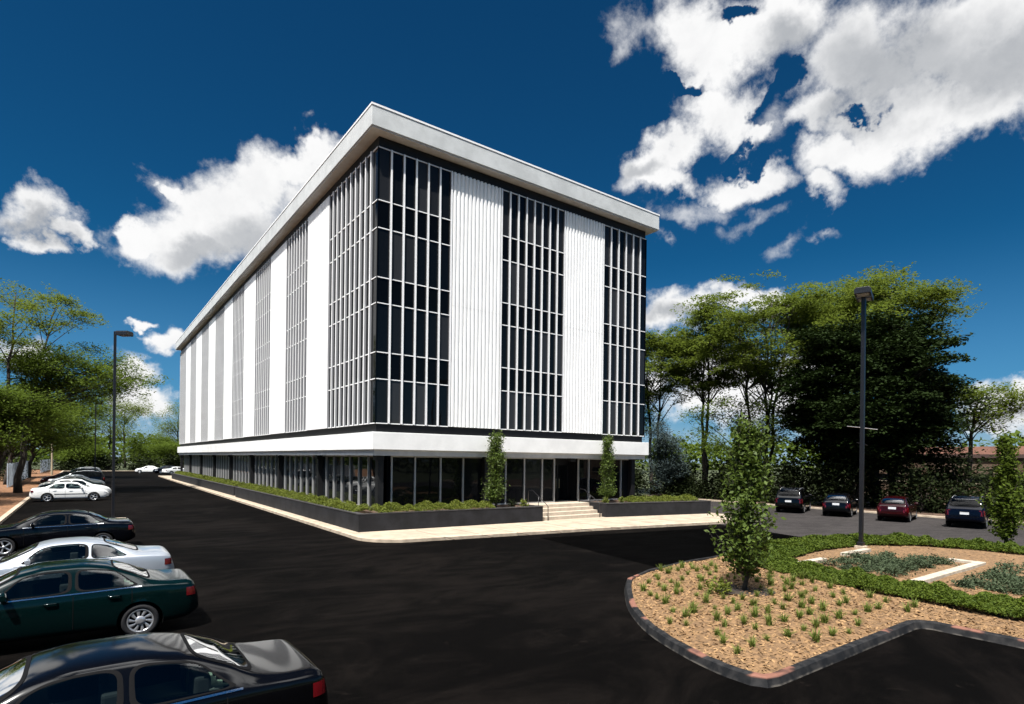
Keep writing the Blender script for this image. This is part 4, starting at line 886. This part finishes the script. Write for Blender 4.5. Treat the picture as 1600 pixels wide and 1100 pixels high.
# ------------------------------------------------------------------ planted island
ISL = [(12.6, 11.5), (11.87, 10.89), (10.95, 10.0), (10.2, 9.2), (9.3, 7.95), (8.79, 6.77), (8.50, 5.75), (8.50, 5.15)]
ISL2 = [(8.62, 4.96), (8.85, 4.90), (14.25, 4.92), (14.46, 4.86), (14.55, 4.66), (14.45, -8), (30, -8), (29.9, 6.5), (29.2, 9.4), (27.1, 11.8), (23.2, 13.0), (18, 12.45), (16, 12.4), (13.9, 12.0)]
def inside(p, poly):
    x, y = p; r = False; n = len(poly)
    for i in range(n):
        (x1, y1), (x2, y2) = poly[i], poly[i-1]
        if (y1 > y) != (y2 > y) and x < (x2-x1)*(y-y1)/(y2-y1)+x1: r = not r
    return r
def nearest(p, poly):
    best = None; p = np.array(p)
    for i in range(len(poly)):
        a, b = np.array(poly[i-1]), np.array(poly[i]); t = np.clip(np.dot(p-a, b-a)/np.dot(b-a, b-a), 0, 1); q = a+(b-a)*t; d = np.linalg.norm(p-q)
        if best is None or d < best[0]: best = (d, q)
    return best
def ring(poly, d):
    n = len(poly); out = []
    ar = sum(poly[i-1][0]*poly[i][1]-poly[i][0]*poly[i-1][1] for i in range(n)); sg = 1 if ar > 0 else -1
    for i in range(n):
        a, p, b = (np.array(poly[j % n], float) for j in (i-1, i, i+1)); t1 = (p-a)/np.linalg.norm(p-a); t2 = (b-p)/np.linalg.norm(b-p)
        n1 = np.array([-t1[1], t1[0]])*sg; n2 = np.array([-t2[1], t2[0]])*sg; m = n1+n2; m /= max(.3, np.dot(m, n1)); out.append(tuple(p+m*d))
    return out
def soften(line, it=2):
    for _ in range(it):
        o = [line[0]]
        for a, b in zip(line[:-1], line[1:]): o += [(a[0]*.75+b[0]*.25, a[1]*.75+b[1]*.25), (a[0]*.25+b[0]*.75, a[1]*.25+b[1]*.75)]
        line = o+[line[-1]]
    return line
ISL = soften(ISL)+ISL2[:9]+soften(ISL2[9:])
km = bpy.data.materials.new('blackened kerb'); km.use_nodes = True; kn = N(km.node_tree); kp = km.node_tree.nodes['Principled BSDF']
ktc = kn.new('ShaderNodeTexCoord').outputs['Object']; ksep = kn.new('ShaderNodeSeparateXYZ'); kn.link(ktc, ksep.inputs[0])
kw = kn.m('MULTIPLY', kn.ss(kn.noise(ktc, 1.1, 3, .5), .56, .62), kn.ss(ksep.outputs[2], .11, .145)); kl = kn.m('MULTIPLY', kn.ss(ksep.outputs[2], .035, .015), kn.ss(kn.noise(ktc, 3, 3), .4, .6))
kc = kn.mix(kn.ss(kn.noise(ktc, 6, 6), .35, .7), (.006, .0065, .0075), (.022, .021, .021)); kc = kn.mix(kw, kc, (.17, .078, .055)); kc = kn.mix(kn.m('MULTIPLY', kl, .6), kc, (.10, .09, .075))
kn.link(kc, kp.inputs['Base Color']); kp.inputs['Roughness'].default_value = .7; kp.inputs['Specular IOR Level'].default_value = .2
i0, i1, o1 = ring(ISL, .13), ring(ISL, .17), ring(ISL, -.05); kb = MB(); n = len(ISL); cols = []
jz = [random.uniform(-.012, .012) for _ in range(n)]
for i in range(n): cols.append([o1[i]+(-.01,), (ISL[i][0], ISL[i][1], .135+jz[i]), tuple(np.array(ISL[i])*.7+np.array(i0[i])*.3)+(.155+jz[i],), i0[i]+(.155+jz[i],), i1[i]+(.02,)])
kb.grid(cols, close_u=True); struct('island_kerb', kb, km, smooth=False)
MUL = ring(ISL, .14)
def mound(x, y):
    d = nearest((x, y), MUL)[0]; return .115+.20*(1-math.exp(-d/1.6))+.02*math.sin(x*2.1)*math.sin(y*2.7)
def field(name, poly, step, hfun, m, kind):
    xs = np.arange(min(p[0] for p in poly)-step, max(p[0] for p in poly)+step*2, step); ys = np.arange(min(p[1] for p in poly)-step, max(p[1] for p in poly)+step*2, step)
    ins = {(i, j): inside((x, y), poly) for i, x in enumerate(xs) for j, y in enumerate(ys)}; idx = {}; mb = MB()
    def vid(i, j):
        if (i, j) not in idx:
            p = (xs[i], ys[j])
            if not ins[(i, j)]: p = nearest(p, poly)[1]
            idx[(i, j)] = len(mb.v); mb.v.append((float(p[0]), float(p[1]), hfun(p[0], p[1])))
        return idx[(i, j)]
    for i in range(len(xs)-1):
        for j in range(len(ys)-1):
            q = ((i, j), (i+1, j), (i+1, j+1), (i, j+1))
            if any(ins[a] for a in q): mb.f.append(tuple(vid(*a) for a in q))
    return tag(obj(name, mb, m, smooth=True), kind=kind)
M['mulch'] = mat('bark mulch', (.150, .086, .038), .95, var=.42, vscale=9, bump=1.0, bscale=26)
field('mulch_bed', MUL, .34, mound, M['mulch'], 'structure')
chip = leafmat('bark chips', (.085, .045, .019), (.33, .205, .10), 0, .9, .2)
pts = []
while len(pts) < 15000:
    p = (rng.uniform(8.6, 19), rng.uniform(3, 12.4)) if len(pts) < 12500 else (rng.uniform(14.5, 29.5), rng.uniform(-1, 12.5))
    if inside(p, MUL): pts.append((p[0], p[1]))
pts = np.array(pts); hz = np.array([.115+.20*(1-math.exp(-min(3, abs(nearest(p, MUL)[0]))/1.6))+.02*math.sin(p[0]*2.1)*math.sin(p[1]*2.7)+.012 for p in pts])
tag(leaf_obj('bark_chips', leaf_arrays(np.concatenate([pts, hz[:, None]], 1), .045, .9, .4), chip, None), 'tan bark chips covering the planted island', 'mulch', None, 'stuff')
# juniper ribbon and beds
hedge('juniper_ribbon', 'dense green juniper ground cover ribbon crossing the island', [(16.6, -2), (16.6, 3.4), (16.75, 6.0), (17.0, 8.6), (18.0, 10.6)], 1.5, .28, .34, 9500, .036, 'juniper', 'ground cover', 'stuff')
hedge('juniper_ribbon', 'green juniper ground cover along the back edge of the island', [(17.6, 10.9), (22, 11.5), (25.5, 11.0)], 1.7, .28, .34, 7000, .042, 'juniper', 'ground cover', 'stuff')
hedge('juniper_ribbon', 'green juniper ground cover at the far right edge of the island', [(25.5, 11.0), (27.3, 9.6), (28.2, 7), (28.3, 0)], 1.6, .28, .34, 4800, .05, 'juniper', 'ground cover', 'stuff')
def edging(label, boxes):
    t = thing('bed_edging', label, 'edging', (boxes[0][0], boxes[0][2], .2), group='pale concrete bed edgings'); 
    for b in boxes:
        m = MB(); m.box(*b); obj('edging_stone', m, M['beigewall'], t, bevel=.015)
edging('long pale concrete edging with a short return, right in the island bed', [(17.7, 20.6, 6.04, 6.30, .15, .40), (20.605, 23.3, 6.04, 6.30, .15, .40), (23.02, 23.28, 6.305, 7.0, .15, .40)])
edging('short pale concrete edging left in the island bed below the lamp post', [(18.1, 19.6, 9.24, 9.48, .15, .40), (21.3, 23.2, 9.38, 9.61, .15, .40)])
for i in range(96):
    for _ in range(50):
        x, y = (rng.uniform(18.6, 22.6), rng.uniform(6.85, 9.0)) if i < 44 else (rng.uniform(18.3, 27), rng.uniform(.5, 5.4))
        if math.hypot(x-23.9, y-10.03) > .4: break
    r = rng.uniform(.26, .44)
    if i < 6: proto = bush('grey_perennial', 'bushy grey green perennial in the island beds', x, y, r, r, r*.62, 420, .035, 'grey', z0=.27, cat='plant', group='grey green perennials in the beds', seed=i); protos = (globals().setdefault('PB', [])); protos.append(proto)
    else:
        c = copy_tree(PB[i % 6]); c.location = (x, y, .27); c.rotation_euler = (0, 0, rng.uniform(0, 6)); q = rng.uniform(.8, 1.25); c.scale = (q, q, q)
# seedlings in staggered rows
def tuft(seed):
    rs = np.random.default_rng(seed); mb = MB()
    for k in range(60):
        q = rs.uniform(0, 6.28); ln = rs.uniform(.14, .30); lean = rs.uniform(.1, .95); bx, by = rs.normal(size=2)*.025; w = rs.uniform(.009, .018); d = np.array([math.cos(q), math.sin(q)]); s = np.array([-d[1], d[0]])*w
        p = []
        for f in (0, .4, .75, 1): c = np.array([bx, by])+d*ln*lean*f**1.5; z = ln*(f-.35*lean*f*f); ww = s*(1-f*.85); p += [(c[0]-ww[0], c[1]-ww[1], z), (c[0]+ww[0], c[1]+ww[1], z)]
        mb.add(p, [(0, 1, 3, 2), (2, 3, 5, 4), (4, 5, 7, 6)])
    me = new_mesh('grass_clump', mb.v, mb.f); me.materials.append(LEAF['sedge']); return me
TM = [tuft(s) for s in range(5)]; row = 0; y = 5.35
while y < 11.9:
    x = 8.9+(row % 2)*.275
    while x < 16.6:
        px, py = x+rng.normal()*.07, y+rng.normal()*.07
        edge = 15.55 if py < 7 else 16.1
        if inside((px, py), MUL) and nearest((px, py), MUL)[0] > .25 and px < edge and math.hypot(px-13.43, py-8.32) > .5 and rng.uniform() > .06:
            o = bpy.data.objects.new('grass_clump', TM[rng.integers(5)]); C.objects.link(o); o.location = (px, py, mound(px, py)-.01); q = rng.uniform(.5, 1.0); o.scale = (q, q, q*rng.uniform(.9, 1.2)); o.rotation_euler = (0, 0, rng.uniform(0, 6.28))
            tag(o, 'small green grass clump planted in the tan mulch of the island', 'plant', 'young grass clumps planted in the island mulch')
        x += .55
    y += .48; row += 1
young_tree('young bushy leafy tree standing in the mulch island', 13.43, 8.32, .28, 4.3, lambda h: (.88 if h < .30 else .88-.60*(h-.30)/.70)*min(1, max(.12, (h-.1)*4.2)), 150, .062, seed=21)
so_ = MB(); so_.add([(13.43+.72*math.cos(a)*(1+.12*math.sin(3*a)), 13.43*0+8.32+.72*math.sin(a)*(1+.1*math.cos(2*a)), mound(13.43, 8.32)+.012) for a in np.linspace(0, 2*math.pi, 24, endpoint=False)], [tuple(range(24))]); struct('tree_foot_ground', so_, mat('dark ground', (.022, .014, .010), .95, var=.5, vscale=8, bump=.8))  # flat disc round the trunk's foot, darker than the mulch
bush('small_shrub', 'dark green sprouts at the foot of the island tree', 12.75, 8.6, .45, .4, .3, 240, .05, 'hedge', z0=.29, seed=3)
young_tree('slim dark young tree at the right picture edge behind the island', 28.9, 6.9, .25, 4.5, lambda h: .80*(1-.72*h)*min(1, max(.15, (h-.08)*4)), 130, .07, 'locust2', seed=31)
# ------------------------------------------------------------------ lamp posts
def lamp(label, x, y, z0, H, heads, cross=None, group='black parking lot lamp posts', r=.065):
    t = thing('lamp_post', label, 'lamp post', (x, y, z0), group=group)
    m = MB(); m.prism([(x+r*1.0*a, y+r*1.0*b) for a, b in ((-1, -1), (1, -1), (1, 1), (-1, 1))], z0, z0+H); obj('pole', m, M['metalblack'], t, bevel=.012)
    m = MB(); m.box(x-.17, x+.17, y-.17, y+.17, z0-.3, z0+.06); obj('base', m, M['kerb'], t, bevel=.02)
    m = MB(); m.box(x-.11, x+.11, y-.11, y+.11, z0+.062, z0+.2); obj('base_cover', m, M['metalblack'], t, bevel=.02)
    for (dx, dy, ln) in heads:
        d = np.array([dx, dy])/math.hypot(dx, dy); s = np.array([-d[1], d[0]]); z = z0+H-.12
        m = MB(); p = np.array([x, y]); m.tube([tuple(p+d*r)+(z,), tuple(p+d*(ln))+(z,)], .035, 8); obj('arm', m, M['metalblack'], t)
        a, b = ln, ln+.62; m = MB(); prof = [(-.27, -.11), (.27, -.11), (.27, .06), (.20, .12), (-.20, .12), (-.27, .06)]; P = []
        for q in (a, b): P += [tuple(p+d*q+s*u)+(z+w,) for u, w in prof]
        m.add(P, [tuple(range(5, -1, -1)), tuple(range(6, 12))]+[(i, (i+1) % 6, 6+(i+1) % 6, 6+i) for i in range(6)]); ho = obj('lamp_head', m, M['metalblack'], t, bevel=.012)
        m = MB(); m.add([tuple(p+d*q+s*u)+(z-.113,) for q, u in ((a+.06, -.2), (b-.06, -.2), (b-.06, .2), (a+.06, .2))], [(0, 1, 2, 3)]); obj('lens', m, M['clearlens'], ho, loc=(x, y, z0))
    if cross:
        for z, w in cross:
            m = MB(); m.tube([(x-.8063*w, y+.5915*w, z+.06), (x-.07, y+.05, z+.02)], .014, 6); m.tube([(x+.07, y-.05, z+.0), (x+.8063*w, y-.5915*w, z-.05)], .014, 6); obj('cross_bar', m, M['rim'] if w > .3 else M['metalblack'], t)
lamp('tall black lamp post with a twin head and thin cross bar, in the island', 23.9, 10.03, .32, 9.75, [(-.9, -.3, .09), (.9, .3, .09)], [(4.86, .58), (4.25, .2)])
lamp('tall black lamp post with one arm, beside the left car row', 1.25, 37.2, .0, 10.0, [(.75, -.65, .2)])
lamp('slim far lamp post behind the white cars', 1.1, 90, .0, 10.0, [(.75, -.65, .2)])
ks = MB(); ks.box(.65, 1.85, 36.6, 37.8, -.02, .12); struct('lamp_island', ks, M['kerb'], bevel=.03)
# ------------------------------------------------------------------ fence, brick building, pole
M['fence'] = mat('pale blue grey fence', (.30, .36, .42), .7, var=.2, vscale=1.5)
def fence(label, x0, y0, x1, y1, h):
    t = thing('fence', label, 'fence', (x0, y0, .1), group='pale fences along the left verge'); ln = math.hypot(x1-x0, y1-y0); n = int(ln/.3); m = MB(); d = np.array([x1-x0, y1-y0])/ln; s = np.array([-d[1], d[0]])
    for i in range(n):
        a = np.array([x0, y0])+d*(i*.3); b = a+d*.27; o = s*(.012 if i % 2 else -.012); m.prism([tuple(a+o-s*.01), tuple(b+o-s*.01), tuple(b+o+s*.01), tuple(a+o+s*.01)], .12, .12+h+.03*math.sin(i*2.3))
    obj('board_panel', m, M['fence'], t)
    for i in range(int(ln/2.7)+1):
        a = np.array([x0, y0])+d*(i*2.7)+s*.08; m = MB(); m.prism([(a[0]-.05, a[1]-.05), (a[0]+.05, a[1]-.05), (a[0]+.05, a[1]+.05), (a[0]-.05, a[1]+.05)], .0, h+.2); obj('post', m, M['fence'], t)
fence('pale blue grey board fence behind the left verge, the nearer stretch', -6.1, 77, -6.5, 112, 2.3); fence('pale board fence farther on, beyond the gap in the left fence', -6.2, 134, -5.8, 175, 2.2)
pm = MB(); pm.tube([(-4.2, 120, .1), (-4.2, 120, 8.5)], [.16, .11], 10); po = thing('utility_pole', 'pale bare pole rising behind the parked cars on the left', 'pole', (-4.2, 120, .1)); obj('pole', pm, mat('pale pole', (.30, .25, .17), .8, var=.2), po); pm = MB(); pm.box(-4.9, -3.5, 119.93, 120.07, 7.7, 7.85); obj('cross_arm', pm, M['bark2'], po)
bm_ = bpy.data.materials.new('brown brick'); bm_.use_nodes = True; bn = N(bm_.node_tree); bp = bm_.node_tree.nodes['Principled BSDF']
btc = bn.new('ShaderNodeTexCoord').outputs['Object']; bmp = bn.new('ShaderNodeMapping'); bmp.inputs[2].default_value = (R(90), 0, R(90)); bn.link(btc, bmp.inputs[0])
br = bn.new('ShaderNodeTexBrick'); br.inputs['Scale'].default_value = 4; br.inputs['Color1'].default_value = (.13, .062, .032, 1); br.inputs['Color2'].default_value = (.095, .045, .026, 1); br.inputs['Mortar'].default_value = (.16, .12, .09, 1); br.inputs['Mortar Size'].default_value = .015
bn.link(bmp.outputs[0], br.inputs[0]); bn.link(bn.mix(bn.ss(bn.noise(btc, .6, 5), .3, .7), br.outputs[0], (.085, .045, .025)), bp.inputs['Base Color']); bp.inputs['Roughness'].default_value = .9
bb = thing('brick_building', 'low brown brick building with a reddish roof edge, at the right behind the cars', 'building', (70, -20, 0))
m = MB(); m.box(70, 95, -20, 30, -.03, 4.2); obj('wall', m, bm_, bb)
m = MB(); m.box(69.75, 95.2, -20.2, 30.2, 4.2, 4.55); obj('cornice', m, mat('dark cornice', (.06, .035, .03), .7), bb)
m = MB(); m.box(69.9, 95, -20, 30, 4.552, 5.3); obj('roof', m, mat('reddish roof panel', (.26, .13, .095), .8, var=.3, vscale=.8), bb)
for y in np.arange(-18, 29, 3.6):
    m = MB(); m.box(69.96, 70.02, y, y+3.2, 1.75, 2.45); wo = obj('window', m, M['metalblack'], bb); m = MB(); m.add([(69.95, y+.1, 1.85), (69.95, y+3.1, 1.85), (69.95, y+3.1, 2.38), (69.95, y+.1, 2.38)], [(0, 1, 2, 3)]); obj('pane', m, M['gglass'], wo, loc=(70, -20, 0))
    m = MB(); m.box(69.86, 69.99, y-.05, y+3.25, 1.66, 1.745); obj('sill', m, M['kerb'], wo, loc=(70, -20, 0))
